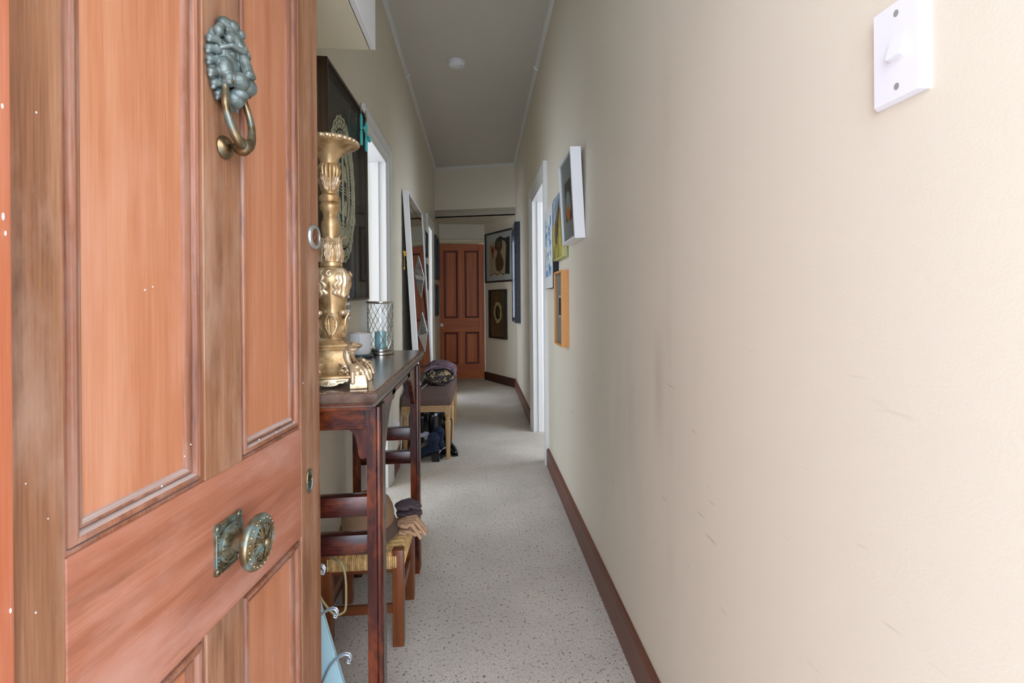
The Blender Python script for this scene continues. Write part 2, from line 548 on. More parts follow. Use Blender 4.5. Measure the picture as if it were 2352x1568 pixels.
class MB:
    def __init__(self):
        self.bm = bmesh.new()

    def box(self, x0, x1, y0, y1, z0, z1, bevel=0.0, seg=1, rot=None, piv=None):
        bm = self.bm
        vs_ = [bm.verts.new((x, y, z)) for x in (x0, x1) for y in (y0, y1) for z in (z0, z1)]
        F = [(0, 1, 3, 2), (4, 6, 7, 5), (0, 4, 5, 1), (2, 3, 7, 6), (0, 2, 6, 4), (1, 5, 7, 3)]
        fs = [bm.faces.new([vs_[i] for i in f]) for f in F]
        vv = vs_
        if bevel > 0:
            es = list({e for f in fs for e in f.edges})
            r = bmesh.ops.bevel(bm, geom=es, offset=bevel, segments=seg, affect='EDGES', profile=0.5)
            vv = list({v for f in r['faces'] for v in f.verts} | {v for v in vs_ if v.is_valid})
        if rot is not None:
            bmesh.ops.rotate(bm, verts=vv, cent=piv or (0, 0, 0), matrix=rot)
        return vv

    def loft(self, rings, closed=True, caps=True):
        bm = self.bm
        R = [[bm.verts.new(p) for p in ring] for ring in rings]
        n_ = len(R[0])
        for a, b_ in zip(R[:-1], R[1:]):
            for i in range(n_ if closed else n_ - 1):
                j = (i + 1) % n_
                try:
                    bm.faces.new((a[i], a[j], b_[j], b_[i]))
                except ValueError:
                    pass
        if caps and closed:
            bm.faces.new(list(reversed(R[0])))
            bm.faces.new(R[-1])
        return R

    def lathe(self, prof, n_=32, cx=0, cy=0, mod=None, caps=True):
        rings = []
        for (r, z) in prof:
            ring = []
            for i in range(n_):
                a = 2 * PI * i / n_
                rr = r * (mod(a, z) if mod else 1)
                ring.append((cx + rr * math.cos(a), cy + rr * math.sin(a), z))
            rings.append(ring)
        self.loft(rings, True, caps)

    def tube(self, pts, r, n_=8, closed=False, caps=True):
        pts = [Vector(p) for p in pts]
        N = len(pts)
        rad = r if isinstance(r, (list, tuple)) else [r] * N
        prev = None
        rings = []
        for i, p in enumerate(pts):
            if closed:
                t = pts[(i + 1) % N] - pts[i - 1]
            else:
                t = pts[min(i + 1, N - 1)] - pts[max(i - 1, 0)]
            if t.length < 1e-9:
                t = Vector((0, 0, 1))
            t.normalize()
            if prev is None:
                a = Vector((0, 0, 1)) if abs(t.z) < 0.9 else Vector((1, 0, 0))
                u = t.cross(a).normalized()
            else:
                u = prev - t * prev.dot(t)
                if u.length < 1e-6:
                    u = t.orthogonal()
                u.normalize()
            prev = u
            v = t.cross(u)
            rings.append([p + (u * math.cos(2 * PI * k / n_) + v * math.sin(2 * PI * k / n_)) * rad[i] for k in range(n_)])
        if closed:
            rings.append(rings[0])
            R = [[self.bm.verts.new(p) for p in ring] for ring in rings[:-1]]
            R.append(R[0])
            for a, b_ in zip(R[:-1], R[1:]):
                for i in range(n_):
                    j = (i + 1) % n_
                    self.bm.faces.new((a[i], a[j], b_[j], b_[i]))
        else:
            self.loft(rings, True, caps)

    def ell(self, c, r, seg=14, rings=9, rot=None):
        mtx = Matrix.Translation(c) @ (rot.to_4x4() if rot is not None else Matrix()) @ Matrix.Diagonal((r[0], r[1], r[2], 1))
        bmesh.ops.create_uvsphere(self.bm, u_segments=seg, v_segments=rings, radius=1.0, matrix=mtx)

    def cap(self, a, b_, ra, rb=None, n_=10):
        """capsule between two points"""
        rb = ra if rb is None else rb
        a, b_ = Vector(a), Vector(b_)
        d = (b_ - a)
        L_ = d.length
        d.normalize()
        pts, rr = [], []
        for k in range(5):
            t = PI / 2 * k / 4
            pts.append(a - d * ra * math.cos(t))
            rr.append(max(ra * math.sin(t), ra * 0.02))
        for k in range(5):
            t = PI / 2 * k / 4
            pts.append(b_ + d * rb * math.sin(t))
            rr.append(max(rb * math.cos(t), rb * 0.02))
        self.tube(pts, rr, n_)

    def prism(self, poly, axis, a0, a1):
        """extrude a 2-D polygon along an axis; poly in the two other axes in order (x,y / x,z / y,z)"""
        def P3(p, a):
            if axis == 'Z':
                return (p[0], p[1], a)
            if axis == 'Y':
                return (p[0], a, p[1])
            return (a, p[0], p[1])
        bm = self.bm
        A = [bm.verts.new(P3(p, a0)) for p in poly]
        B = [bm.verts.new(P3(p, a1)) for p in poly]
        n_ = len(poly)
        bm.faces.new(A)
        bm.faces.new(list(reversed(B)))
        for i in range(n_):
            j = (i + 1) % n_
            bm.faces.new((A[i], B[i], B[j], A[j]))

    def ring_frame(self, w, h, prof, z0=0.0):
        """mitred rectangular frame in local x,z; prof = [(inset, y)] closed outline; outer size w x h, centred on x, from z0 up"""
        rings = []
        for (cxs, czs) in ((-1, 0), (1, 0), (1, 1), (-1, 1)):
            ring = []
            for (d, y) in prof:
                x = cxs * (w / 2 - d)
                z = z0 + (d if czs == 0 else h - d)
                ring.append((x, y, z))
            rings.append(ring)
        rings.append(rings[0])
        bm = self.bm
        R = [[bm.verts.new(p) for p in ring] for ring in rings[:-1]]
        R.append(R[0])
        n_ = len(prof)
        for a, b_ in zip(R[:-1], R[1:]):
            for i in range(n_):
                j = (i + 1) % n_
                bm.faces.new((a[i], b_[i], b_[j], a[j]))

    def mesh(self, name, smooth=35):
        bm = self.bm
        bmesh.ops.recalc_face_normals(bm, faces=bm.faces)
        me = bpy.data.meshes.new(name)
        bm.to_mesh(me)
        bm.free()
        if smooth:
            me.polygons.foreach_set('use_smooth', [True] * len(me.polygons))
            me.set_sharp_from_angle(angle=math.radians(smooth))
        return me

    def build(self, name, mat, parent=None, smooth=35, label=None):
        me = self.mesh(name, smooth)
        o = bpy.data.objects.new(name, me)
        C.objects.link(o)
        me.materials.append(MATS[mat])
        if parent is not None:
            o.parent = parent
        if label:
            o['label'] = label
        return o

    def blob(self, name, mat, parent=None, voxel=0.003, smooth=4, label=None, fac=0.5):
        """fuse the added lumps into one continuous skin"""
        me = self.mesh(name + '_src', 0)
        t = bpy.data.objects.new(name + '_src', me)
        C.objects.link(t)
        md = t.modifiers.new('r', 'REMESH')
        md.mode = 'VOXEL'
        md.voxel_size = voxel
        sm = t.modifiers.new('s', 'SMOOTH')
        sm.iterations = smooth
        sm.factor = fac
        dg = bpy.context.evaluated_depsgraph_get()
        dg.update()
        me2 = bpy.data.meshes.new_from_object(t.evaluated_get(dg))
        bpy.data.objects.remove(t)
        bpy.data.meshes.remove(me)
        me2.name = name
        me2.polygons.foreach_set('use_smooth', [True] * len(me2.polygons))
        me2.materials.clear()
        me2.materials.append(MATS[mat])
        o = bpy.data.objects.new(name, me2)
        C.objects.link(o)
        if parent is not None:
            o.parent = parent
        if label:
            o['label'] = label
        return o


def thing(name, label, cat, loc=(0, 0, 0), rotz=0.0, group=None, rotx=0.0, roty=0.0):
    o = bpy.data.objects.new(name, None)
    o.empty_display_size = 0.05
    C.objects.link(o)
    o.location = loc
    o.rotation_euler = (rotx, roty, rotz)
    o['label'] = label
    o['category'] = cat
    if group:
        o['group'] = group
    return o


def tag(o, label, cat, group=None):
    o['label'] = label
    o['category'] = cat
    if group:
        o['group'] = group
    return o


def structure(o, label=None):
    o['kind'] = 'structure'
    if label:
        o['label'] = label
    return o


def sroot(name, label, loc=(0, 0, 0), rotz=0.0):
    o = bpy.data.objects.new(name, None)
    o.empty_display_size = 0.05
    C.objects.link(o)
    o.location = loc
    o.rotation_euler = (0, 0, rotz)
    return structure(o, label)


# ------------------------------------------------------------------ the hall shell
WL, WR = -0.59, 0.49
T = 0.12
H = 3.35


def ceil_z(y):
    return 3.189 - 0.0287 * y


DA = (2.65, 3.21)     # door openings along the walls
DB = (5.75, 6.27)
DC = (3.59, 4.41)
DH = 2.07
YE = 7.43             # end wall

b_ = MB()
b_.box(WL - T, WR + T, 0.30, 7.6, -0.06, 0.0)
structure(b_.build('floor', 'carpet', smooth=0), 'pale flecked carpet running down the hall')

b_ = MB()
b_.bm.free()
b_.bm = bmesh.new()
b_.prism([(0.30, ceil_z(0.30)), (7.6, ceil_z(7.6)), (7.6, ceil_z(7.6) + 0.1), (0.30, ceil_z(0.30) + 0.1)], 'X', WL - T, WR + T)
ceiling = structure(b_.build('ceiling', 'ceiling_paint', smooth=0), 'white plaster ceiling')
for yj in (3.02, 5.55):
    b_ = MB()
    b_.prism([(yj, ceil_z(yj) - 0.0015), (yj + 0.03, ceil_z(yj) - 0.0025), (yj + 0.06, ceil_z(yj + 0.06) + 0.002), (yj, ceil_z(yj) + 0.002)], 'X', WL, WR)
    b_.build('sheet_joint', 'ceiling_paint', ceiling, smooth=0)


def wall_x(name, x0, x1, y0, y1, openings, mat, label):
    b = MB()
    y = y0
    for (a, c) in openings:
        b.box(x0, x1, y, a, 0, H)
        b.box(x0, x1, a, c, DH, H)
        y = c
    b.box(x0, x1, y, y1, 0, H)
    return structure(b.build(name, mat, smooth=0), label)


wall_left = wall_x('wall_left', WL - T, WL, 0.30, 7.6, [DA, DB], 'wall_cream', 'cream left wall of the hall')
wall_right = wall_x('wall_right', WR, WR + T, 0.30, 6.67, [DC], 'wall_cream_scuffed', 'cream right wall of the hall with scuff marks')
b_ = MB()   # nearest plaster sheet stands a little proud
b_.prism([(WR - 0.0012, 0.30), (WR + 0.01, 0.30), (WR + 0.01, 1.262), (WR, 1.262), (WR - 0.0012, 1.215)], 'Z', 0.0, 3.17)
b_.build('plaster_sheet', 'wall_cream_scuffed', wall_right, smooth=0)

# front wall (left of and above the doorway) and outside it paving and an added porch
b_ = MB()
b_.box(-4.0, -0.60, 0.30, 0.52, -0.2, H)
b_.box(-0.60, WR, 0.30, 0.52, 2.86, H)
b_.box(-0.60, WR, 0.38, 0.50, 2.16, 2.23)
b_.box(-0.60, -0.50, 0.30, 0.52, 2.16, 2.86)
b_.box(WR + 0.07, 4.0, 0.18, 0.30, -0.2, H)
structure(b_.build('wall_front', 'wall_cream', smooth=0), 'front wall around the entrance doorway')
b_ = MB()
b_.box(-5, 5, -7, 0.30, -0.16, -0.10)
structure(b_.build('floor_porch', 'outside_paving', smooth=0), 'paving outside the front door')
b_ = MB()
b_.box(-1.05, -0.95, -1.5, 0.30, -0.10, 3.25)  # unseen wall, added to dim daylight on the near right wall
structure(b_.build('wall_light_block', 'white_gloss', smooth=0), 'unseen porch side wall added to cut daylight on the near right wall')
b_ = MB()
b_.box(-4, 4, -0.75, 0.20, 3.25, 3.35)  # unseen roof, added to block high sky so the entrance is less bright
structure(b_.build('ceiling_sky_block', 'white_trim', smooth=0), 'unseen porch roof added to hold back high sky light')
b_ = MB()
b_.box(-0.60, 0.60, 0.22, 0.34, -0.10, 0.012, 0.004)
structure(b_.build('trim_threshold', 'jamb_wood', smooth=0), 'wooden threshold of the front door')
# front door jamb with rebate
jr = sroot('trim_front_jamb', 'orange wooden front door jamb with white paint spots', (-0.429, 0.42, 0))
b_ = MB()
b_.box(-0.17, 0.0, -0.12, 0.080, 0, 2.16, 0.004, 2)
b_.build('jamb_stop', 'jamb_wood', jr)
b_ = MB()
b_.box(-0.17, -0.095, 0.080, 0.105, 0, 2.16, 0.002)
b_.build('jamb_rebate', 'jamb_wood', jr)
b_ = MB()
for (yy, zz, rr) in ((0.07, 1.26, 0.006), (0.072, 1.245, 0.004), (0.06, 0.95, 0.006), (0.074, 0.90, 0.004), (0.06, 1.05, 0.003), (0.07, 1.36, 0.004)):
    b_.ell((0.0003, yy, zz), (0.0006, rr * 0.25, rr * 0.6), 8, 6)
b_.build('paint_spot', 'white_plastic', jr)['kind'] = 'stuff'

fl_ = sroot('window_4', 'unseen fanlight added over the front door to light the upper hall', (-0.005, 0.41, 2.23), 0.0)  # unseen opening, added to brighten the upper walls and far hall
b_ = MB()
b_.ring_frame(0.99, 0.63, [(0, -0.03), (0.035, -0.03), (0.035, 0.03), (0, 0.03)])
b_.build('window_frame', 'white_trim', fl_)
b_ = MB()
b_.box(-0.46, 0.46, -0.002, 0.002, 0.035, 0.595)
b_.build('glass_pane', 'clear_glass', fl_, smooth=0)
jr2 = sroot('trim_front_jamb_right', 'orange wooden front door jamb at the right wall', (WR, 0.24, 0))
b_ = MB()
b_.box(-0.002, 0.075, -0.075, 0.061, 0, 2.16, 0.003, 2)
b_.build('jamb_stop', 'jamb_wood', jr2)

# end of the hall: dropped header, end wall, slanted wall
b_ = MB()
b_.prism([(WL, 6.80), (WR, 6.50), (WR, 6.60), (WL, 6.90)], 'Z', 2.33, H)
structure(b_.build('wall_header', 'wall_cream', smooth=0), 'dropped wall above the end of the hall')
b_ = MB()
b_.prism([(WL, 6.80), (WR, 6.50), (WR + 0.1, 6.8), (WR + 0.1, 7.6), (WL, 7.6)], 'Z', 2.33, 2.42)
structure(b_.build('ceiling_low', 'wall_cream', smooth=0), 'low ceiling in front of the end door')
b_ = MB()
b_.box(WL - T, 0.2, YE, YE + 0.12, 2.075, 2.34)
b_.box(WL - T, WL + 0.005, YE, YE + 0.12, 0, 2.34)
structure(b_.build('wall_end', 'wall_cream', smooth=0), 'end wall above the wooden door')
b_ = MB()
b_.box(WL - 0.2, WR + 0.4, YE + 0.12, YE + 0.17, -0.06, 2.5)  # unseen backing, added to stop daylight showing round the end door
structure(b_.build('wall_leak_block', 'wall_cream', smooth=0), 'unseen backing added behind the end door to block light gaps')
PA, PB = Vector((0.088, YE, 0)), Vector((WR, 6.66, 0))
dAB = (PB - PA).normalized()
nAB = Vector((dAB.y, -dAB.x, 0))       # points away from the hall? fixed below
if nAB.y > 0:
    nAB = -nAB                          # towards the camera
ang_rot = math.atan2(dAB.y, dAB.x)
b_ = MB()
q = [PA, PB, PB - nAB * 0.12 + dAB * 0.05, PA - nAB * 0.12]
b_.prism([(p.x, p.y) for p in q], 'Z', 0, 2.36)
structure(b_.build('wall_slanted', 'wall_cream', smooth=0), 'slanted wall with pictures beside the end door')

# baseboards


def base_x(name, x, sgn, segs, mat='base_brown', h=0.125, label=None):
    b = MB()
    for (y0, y1) in segs:
        b.prism([(x, 0), (x + sgn * 0.018, 0), (x + sgn * 0.018, h - 0.012), (x + sgn * 0.010, h), (x, h)], 'Y', y0, y1)
    return structure(b.build(name, mat, smooth=20), label)


base_x('baseboard_right', WR, -1, [(0.42, 3.48), (4.52, 6.66)], label='brown painted skirting board along the right wall')
base_x('baseboard_left', WL, 1, [(0.58, 2.54), (3.32, 5.64), (6.38, 7.42)], label='brown painted skirting board along the left wall')
bb = sroot('baseboard_slanted', 'dark brown skirting on the slanted wall', PA, ang_rot)
b_ = MB()
sg = 1 if (Vector((-math.sin(ang_rot), math.cos(ang_rot), 0)).dot(nAB) > 0) else -1
b_.prism([(0, 0), (sg * 0.018, 0), (sg * 0.018, 0.105), (sg * 0.008, 0.118), (0, 0.118)], 'X', 0.0, (PB - PA).length - 0.02)
b_.build('board', 'base_brown_dark', bb, smooth=20)

# ceiling edge strips
for nm, x, s, y0, y1 in (('trim_1', WL, 1, 0.56, 6.80), ('trim_2', WR, -1, 0.30, 6.52)):
    b_ = MB()
    r0 = 0.026
    pf = [(x, 0), (x + s * r0, 0)] + [(x + s * r0 * math.cos(t), -r0 * math.sin(t)) for t in (0.4, 0.8, 1.2)] + [(x, -r0)]
    R0 = [(p[0], y0, ceil_z(y0) + p[1]) for p in pf]
    R1 = [(p[0], y1, ceil_z(y1) + p[1]) for p in pf]
    b_.loft([R0, R1])
    tr = structure(b_.build(nm, 'white_trim', smooth=40), 'thin white strip along the ceiling edge')
    yj = 4.15 if s > 0 else 3.95
    b_ = MB()
    for k in range(2):
        pts = [(x + s * (r0 + 0.004) * math.cos(t), yj + k * 0.012, ceil_z(yj) - (r0 + 0.004) * math.sin(t)) for t in [PI / 2 * i / 6 for i in range(7)]]
        b_.tube(pts, 0.004, 6)
    b_.build('strip_joint', 'white_plastic', tr)
b_ = MB()
p0, p1 = Vector((WL, 6.80, ceil_z(6.8))), Vector((WR, 6.50, ceil_z(6.5)))
b_.loft([[(p.x, p.y, p.z), (p.x, p.y - 0.024, p.z), (p.x, p.y - 0.02, p.z - 0.014), (p.x, p.y, p.z - 0.026)] for p in (p0, p1)])
structure(b_.build('trim_3', 'white_trim', smooth=40), 'thin white strip where the header meets the ceiling')


# door casings with linings
def casing(name, side, op, label, tw=0.105, top=2.18):
    x = WL if side < 0 else WR
    s = 1 if side < 0 else -1          # direction into the hall
    r = sroot(name, label, (x, op[0], 0))
    wd = op[1] - op[0]
    prof = [(0, 0), (0.012, 0), (0.012, 0.010), (0.016, 0.020), (0.022, 0.030), (0.018, 0.036), (0.022, 0.050), (0.024, 0.085), (0.028, 0.092), (0.026, tw), (0, tw)]

    def member(nm, a, c):
        b = MB()
        b.loft([a, c])
        b.build(nm, 'white_trim', r, smooth=30)
    zi = top - tw
    near = lambda z: [(s * d, -w, z if z == 0 else zi + w) for (d, w) in prof]
    far = lambda z: [(s * d, wd + w, z if z == 0 else zi + w) for (d, w) in prof]
    member('architrave', near(0), near(1))
    member('architrave', far(0), far(1))
    member('head_architrave', near(1), far(1))
    # lining boards
    for nm, (y0, y1, z0, z1) in (('lining', (-0.001, 0.02, 0, zi)), ('lining', (wd - 0.02, wd + 0.001, 0, zi)), ('head_lining', (0, wd, zi - 0.012, zi + 0.02))):
        b = MB()
        xx = sorted((s * 0.010, -s * (T + 0.01)))
        b.box(xx[0], xx[1], y0, y1, z0, z1, 0.0015)
        b.build(nm, 'white_gloss', r)
    b = MB()   # door stop
    xs = sorted((-s * 0.075, -s * 0.035))
    b.box(xs[0], xs[1], wd - 0.032, wd - 0.02, 0, zi - 0.012, 0.001)
    b.build('door_stop', 'white_gloss', r)
    return r


ca = casing('trim_4', -1, DA, 'white moulded casing of the first doorway on the left')
casing('trim_5', -1, DB, 'white moulded casing of the far doorway on the left')
casing('trim_6', 1, DC, 'white moulded casing of the doorway on the right')
# hinge and open leaf in the first left doorway
wdA = DA[1] - DA[0]
b_ = MB()
b_.box(-0.128, -0.098, wdA - 0.024, wdA - 0.0195, 1.715, 1.80, 0.001)
hg = b_.build('hinge', 'white_gloss', ca)
b_ = MB()
for k in range(5):
    b_.tube([(-0.133, wdA - 0.026, 1.716 + k * 0.017), (-0.133, wdA - 0.026, 1.731 + k * 0.017)], 0.005, 10)
b_.build('knuckle', 'hinge_copper', hg)
b_ = MB()
for zz in (1.73, 1.757, 1.785):
    b_.ell((-0.113, wdA - 0.0245, zz), (0.004, 0.001, 0.004), 10, 6)
b_.build('screw', 'black', hg)

d2 = sroot('door_2', 'white panelled door standing open into the left room', (WL - T - 0.02, DA[1] - 0.03, 0), PI)
b_ = MB()
b_.box(0, 0.55, 0, 0.036, 0.01, 2.04, 0.002)
b_.build('leaf', 'white_gloss', d2)
for (x0, x1, z0, z1) in ((0.09, 0.25, 1.05, 1.92), (0.30, 0.46, 1.05, 1.92), (0.09, 0.25, 0.22, 0.82), (0.30, 0.46, 0.22, 0.82)):
    b_ = MB()
    b_.ring_frame(x1 - x0, z1 - z0, [(0, 0.04), (0, 0.036), (0.02, 0.036), (0.012, 0.044)], z0)
    for v in b_.bm.verts:
        v.co.x += (x0 + x1) / 2
    b_.build('panel_moulding', 'white_gloss', d2)


# side rooms: plain painted rooms, each with an unseen window added and sized to light the hall
def room(idx, xa, xb, y0, y1, wy0, wy1):
    """xa = hall side, xb = window side"""
    s = 1 if xb > xa else -1
    x0, x1 = min(xa, xb), max(xa, xb)
    b = MB()
    b.box(x0, x1, y0, y1, -0.06, 0)
    structure(b.build('floor_room_%d' % idx, 'carpet', smooth=0), 'carpet of a side room')
    b = MB()
    b.box(x0, x1, y0, y1, 2.9, 3.0)
    structure(b.build('ceiling_room_%d' % idx, 'ceiling_paint', smooth=0), 'ceiling of a side room')
    b = MB()
    b.box(x0, x1, y0 - 0.1, y0, -0.06, 3.0)
    b.box(x0, x1, y1, y1 + 0.1, -0.06, 3.0)
    xs = sorted((xb, xb + s * 0.12))
    b.box(xs[0], xs[1], y0, wy0, 0, 3)
    b.box(xs[0], xs[1], wy1, y1, 0, 3)
    b.box(xs[0], xs[1], wy0, wy1, 0, 0.35)
    b.box(xs[0], xs[1], wy0, wy1, 2.75, 3)
    structure(b.build('wall_room_%d' % idx, 'wall_cream', smooth=0), 'painted walls of a side room')
    r = sroot('window_%d' % idx, 'unseen white framed side room window, added and sized to light the hall', (xb + s * 0.06, (wy0 + wy1) / 2, 0.35), PI / 2)
    b = MB()
    b.ring_frame(wy1 - wy0, 2.4, [(0, -0.05), (0.05, -0.05), (0.05, 0.05), (0, 0.05)])
    b.build('window_frame', 'white_trim', r)
    b = MB()
    b.box(-(wy1 - wy0) / 2 + 0.05, (wy1 - wy0) / 2 - 0.05, -0.025, 0.025, 1.18, 1.23)
    b.build('glazing_bar', 'white_trim', r)


room(1, WL - T, -2.3, 1.2, 4.5, 1.3, 4.4)
room(2, WL - T, -2.3, 4.7, 7.4, 4.8, 7.3)
room(3, WR + T, 2.4, 2.2, 6.0, 2.3, 4.3)

# ------------------------------------------------------------------ front door (door_1)
# local x runs along the leaf from the hinge, -y is the outside face seen here, z up
DDIR = Vector((0.10393, 0.99458, 0))
DNRM = Vector((0.99458, -0.10393, 0))
S0 = 0.495                                   # local origin of the leaf at its hinge edge
K1 = 0.935                                   # leaf drawn for an 0.816 m width, then with its hinge point scaled about the camera to clear the table
hinge = Vector((-0.4773, 0.5152, 0.0767))
door1 = sroot('door_1', 'weathered orange wooden front door standing open, with lion knocker', hinge, math.atan2(DDIR.y, DDIR.x))
door1.scale = (K1, K1, K1)
TH = 0.042
dx = lambda s: s - S0


def dbox(nm, s0, s1, z0, z1, mat, y0=0.0, y1=TH, bev=0.0015):
    b = MB()
    b.box(dx(s0), dx(s1), y0, y1, z0, z1, bev, 1)
    return b.build(nm, mat, door1)


ZT, ZB = 2.132, -0.069
LR0, LR1 = 0.606, 0.871
dbox('stile', S0, 0.592, ZB, ZT, 'door_stile')
dbox('stile', 1.2025, 1.311, ZB, ZT, 'door_stile')
dbox('top_rail', 0.592, 1.2025, 2.00, ZT, 'door_rail')
dbox('lock_rail', 0.592, 1.2025, LR0, LR1, 'door_rail')
dbox('bottom_rail', 0.592, 1.2025, ZB, 0.23, 'door_rail')
dbox('muntin', 0.848, 0.957, LR1, 2.00, 'door_stile')
dbox('muntin', 0.848, 0.957, 0.23, LR0, 'door_stile')
# scarf patch at the lock side
b_ = MB()
b_.box(dx(1.203), dx(1.309), -0.0006, 0.004, 0.735, 0.862, 0.0004)
b_.build('stile_patch', 'door_stile', door1)
for (s0, s1, z0, z1) in ((0.592, 0.848, LR1, 2.00), (0.957, 1.2025, LR1, 2.00), (0.592, 0.848, 0.23, LR0), (0.957, 1.2025, 0.23, LR0)):
    # panel of two boards butted together
    cut = s0 + 0.035 + (s1 - s0 - 0.07) * (0.62 if s0 > 0.9 else 0.999)
    pb = MB()
    pb.box(dx(s0 - 0.004), dx(cut - 0.0005), 0.014, 0.028, z0 - 0.004, z1 + 0.004)
    if s0 > 0.9:
        pb.box(dx(cut + 0.0009), dx(s1 + 0.004), 0.0142, 0.028, z0 - 0.004, z1 + 0.004)
    else:
        pb.box(dx(cut - 0.0004), dx(s1 + 0.004), 0.014, 0.028, z0 - 0.004, z1 + 0.004)
    pb.box(dx(s0 - 0.004), dx(s1 + 0.004), 0.0282, 0.031, z0 - 0.004, z1 + 0.004)
    pb.build('panel', 'door_panel', door1)
    mb = MB()
    prof = [(0.000, 0.016), (0.000, 0.0045), (0.0055, 0.0045), (0.0062, 0.0100), (0.0078, 0.0100), (0.0086, 0.003), (0.0105, 0.000), (0.0145, -0.0012),
            (0.0185, 0.0006), (0.0212, 0.0045), (0.0222, 0.0125), (0.0244, 0.0125), (0.0255, 0.0058), (0.029, 0.0068), (0.034, 0.0105), (0.036, 0.016)]
    mb.ring_frame(s1 - s0, z1 - z0, prof, z0)
    for v in mb.bm.verts:
        v.co.x += dx((s0 + s1) / 2)
    mo = mb.build('moulding', 'door_moulding', door1, smooth=28)
    mo.data.materials.append(MATS['moulding_dust'])      # settled dust on the upward ledges of the lower strip
    for pl_ in mo.data.polygons:
        if pl_.normal.z > 0.45 and pl_.center.z < z0 + 0.05:
            pl_.material_index = 1
# paint specks
sp = MB()
for (s, z) in ((0.815, 0.945), (0.80, 0.93), (0.75, 0.90), (1.09, 0.892), (1.17, 0.895), (0.56, 1.40), (0.545, 0.98), (0.72, 1.20), (0.735, 1.205), (1.215, 0.98), (0.57, 0.93),
               (0.83, 0.985), (0.555, 0.83), (1.02, 0.895)):
    rr = random.uniform(0.0007, 0.0014)
    sp.ell((dx(s), -0.0002 if s > 1.2 or s < 0.592 else 0.002, z), (rr, 0.0012, rr * 1.5), 8, 6)
sp.build('paint_speck', 'mount_white', door1)['kind'] = 'stuff'

# knob with square rose
kx, kz = dx(0.907), 0.738
kn = bpy.data.objects.new('door_knob', None)
kn.empty_display_size = 0.03
C.objects.link(kn)
kn.parent = door1
kn.location = (kx, 0, kz)
kn.rotation_euler = (PI / 2, 0, 0)           # local z -> outside (-y), local y -> up
kn['label'] = 'ornate aged brass centre knob on a square rose'
b_ = MB()
pw, ph = 0.038, 0.044
out = []
for (cx_, cy_) in ((1, 1), (-1, 1), (-1, -1), (1, -1)):
    # corner lobes
    c0 = Vector((cx_ * (pw - 0.006), cy_ * (ph - 0.006)))
    a0 = math.atan2(cy_, cx_)
    for k in range(-4, 5):
        t = a0 + k * 0.36
        out.append((c0.x + 0.0085 * math.cos(t), c0.y + 0.0085 * math.sin(t)))
b_.prism(out, 'Z', 0.0, 0.0045)
b_.build('rose_plate', 'aged_brass', kn, smooth=25)
b_ = MB()
for (cx_, cy_) in ((1, 1), (-1, 1), (-1, -1), (1, -1)):
    for rr, dd in ((0.0062, 0.0), (0.003, 0.0)):
        pts = [(cx_ * (pw - 0.006) + rr * math.cos(t), cy_ * (ph - 0.006) + rr * math.sin(t), 0.005) for t in [2 * PI * i / 12 for i in range(12)]]
        b_.tube(pts, 0.0013, 5, closed=True)
for s_ in (-1, 1):
    b_.tube([(s_ * pw, -ph + 0.014, 0.005), (s_ * pw, ph - 0.014, 0.005)], 0.0016, 6)
    b_.tube([(-pw + 0.014, s_ * ph, 0.005), (pw - 0.014, s_ * ph, 0.005)], 0.0016, 6)
    for k in range(9):
        b_.ell((s_ * (pw - 0.0065), -0.026 + k * 0.0065, 0.005), (0.0022, 0.0026, 0.0016), 6, 5)
    for k in range(6):
        b_.ell((-0.0165 + k * 0.0066, s_ * (ph - 0.0065), 0.005), (0.0026, 0.0022, 0.0016), 6, 5)
b_.build('rose_ornament', 'aged_brass', kn)
b_ = MB()
b_.lathe([(0.031, 0.003), (0.0345, 0.006), (0.0345, 0.0085), (0.031, 0.0105), (0.0295, 0.009), (0.026, 0.013), (0.0195, 0.0165), (0.0165, 0.019), (0.0165, 0.031),
          (0.019, 0.033), (0.019, 0.0355), (0.0165, 0.037), (0.0165, 0.042)], 40)
b_.build('rose_boss', 'aged_brass', kn)
b_ = MB()
for k in range(8):
    a = 2 * PI * k / 8
    for j in range(4):
        rr = 0.0285 - j * 0.0025
        for q_ in (-1, 1):
            aa = a + q_ * (0.16 - j * 0.035)
            b_.ell((rr * math.cos(aa), rr * math.sin(aa), 0.0125 + j * 0.0011), (0.0022, 0.0022, 0.0012), 6, 5)
b_.build('boss_leaf', 'aged_brass', kn)
b_ = MB()
R_ = 0.050
b_.lathe([(0.015, 0.040), (0.026, 0.0415), (0.037, 0.0445), (0.044, 0.048), (0.0478, 0.051), (0.0482, 0.0525), (0.0492, 0.054), (0.050, 0.0575), (0.0492, 0.061), (0.0475, 0.063),
          (0.0462, 0.0632), (0.0440, 0.0640), (0.0400, 0.0665), (0.0375, 0.0675), (0.0360, 0.0690), (0.0340, 0.0698), (0.0322, 0.0685), (0.0312, 0.0655),
          (0.028, 0.0650), (0.020, 0.0672), (0.012, 0.0695), (0.0085, 0.0705), (0.0080, 0.073), (0.0082, 0.0755), (0.0065, 0.0785), (0.0035, 0.0805), (0.001, 0.081)], 56)
kb = b_.build('knob', 'aged_brass', kn, smooth=30)
b_ = MB()
for k in range(22):
    a = 2 * PI * k / 22
    b_.ell((0.0418 * math.cos(a), 0.0418 * math.sin(a), 0.0658), (0.0016, 0.0016, 0.0014), 8, 6)
b_.build('bead', 'gilt_high', kb)
b_ = MB()
for k in range(22):
    a = 2 * PI * (k + 0.5) / 22
    b_.ell((0.0435 * math.cos(a), 0.0435 * math.sin(a), 0.0646), (0.0020, 0.0020, 0.0016), 6, 5)
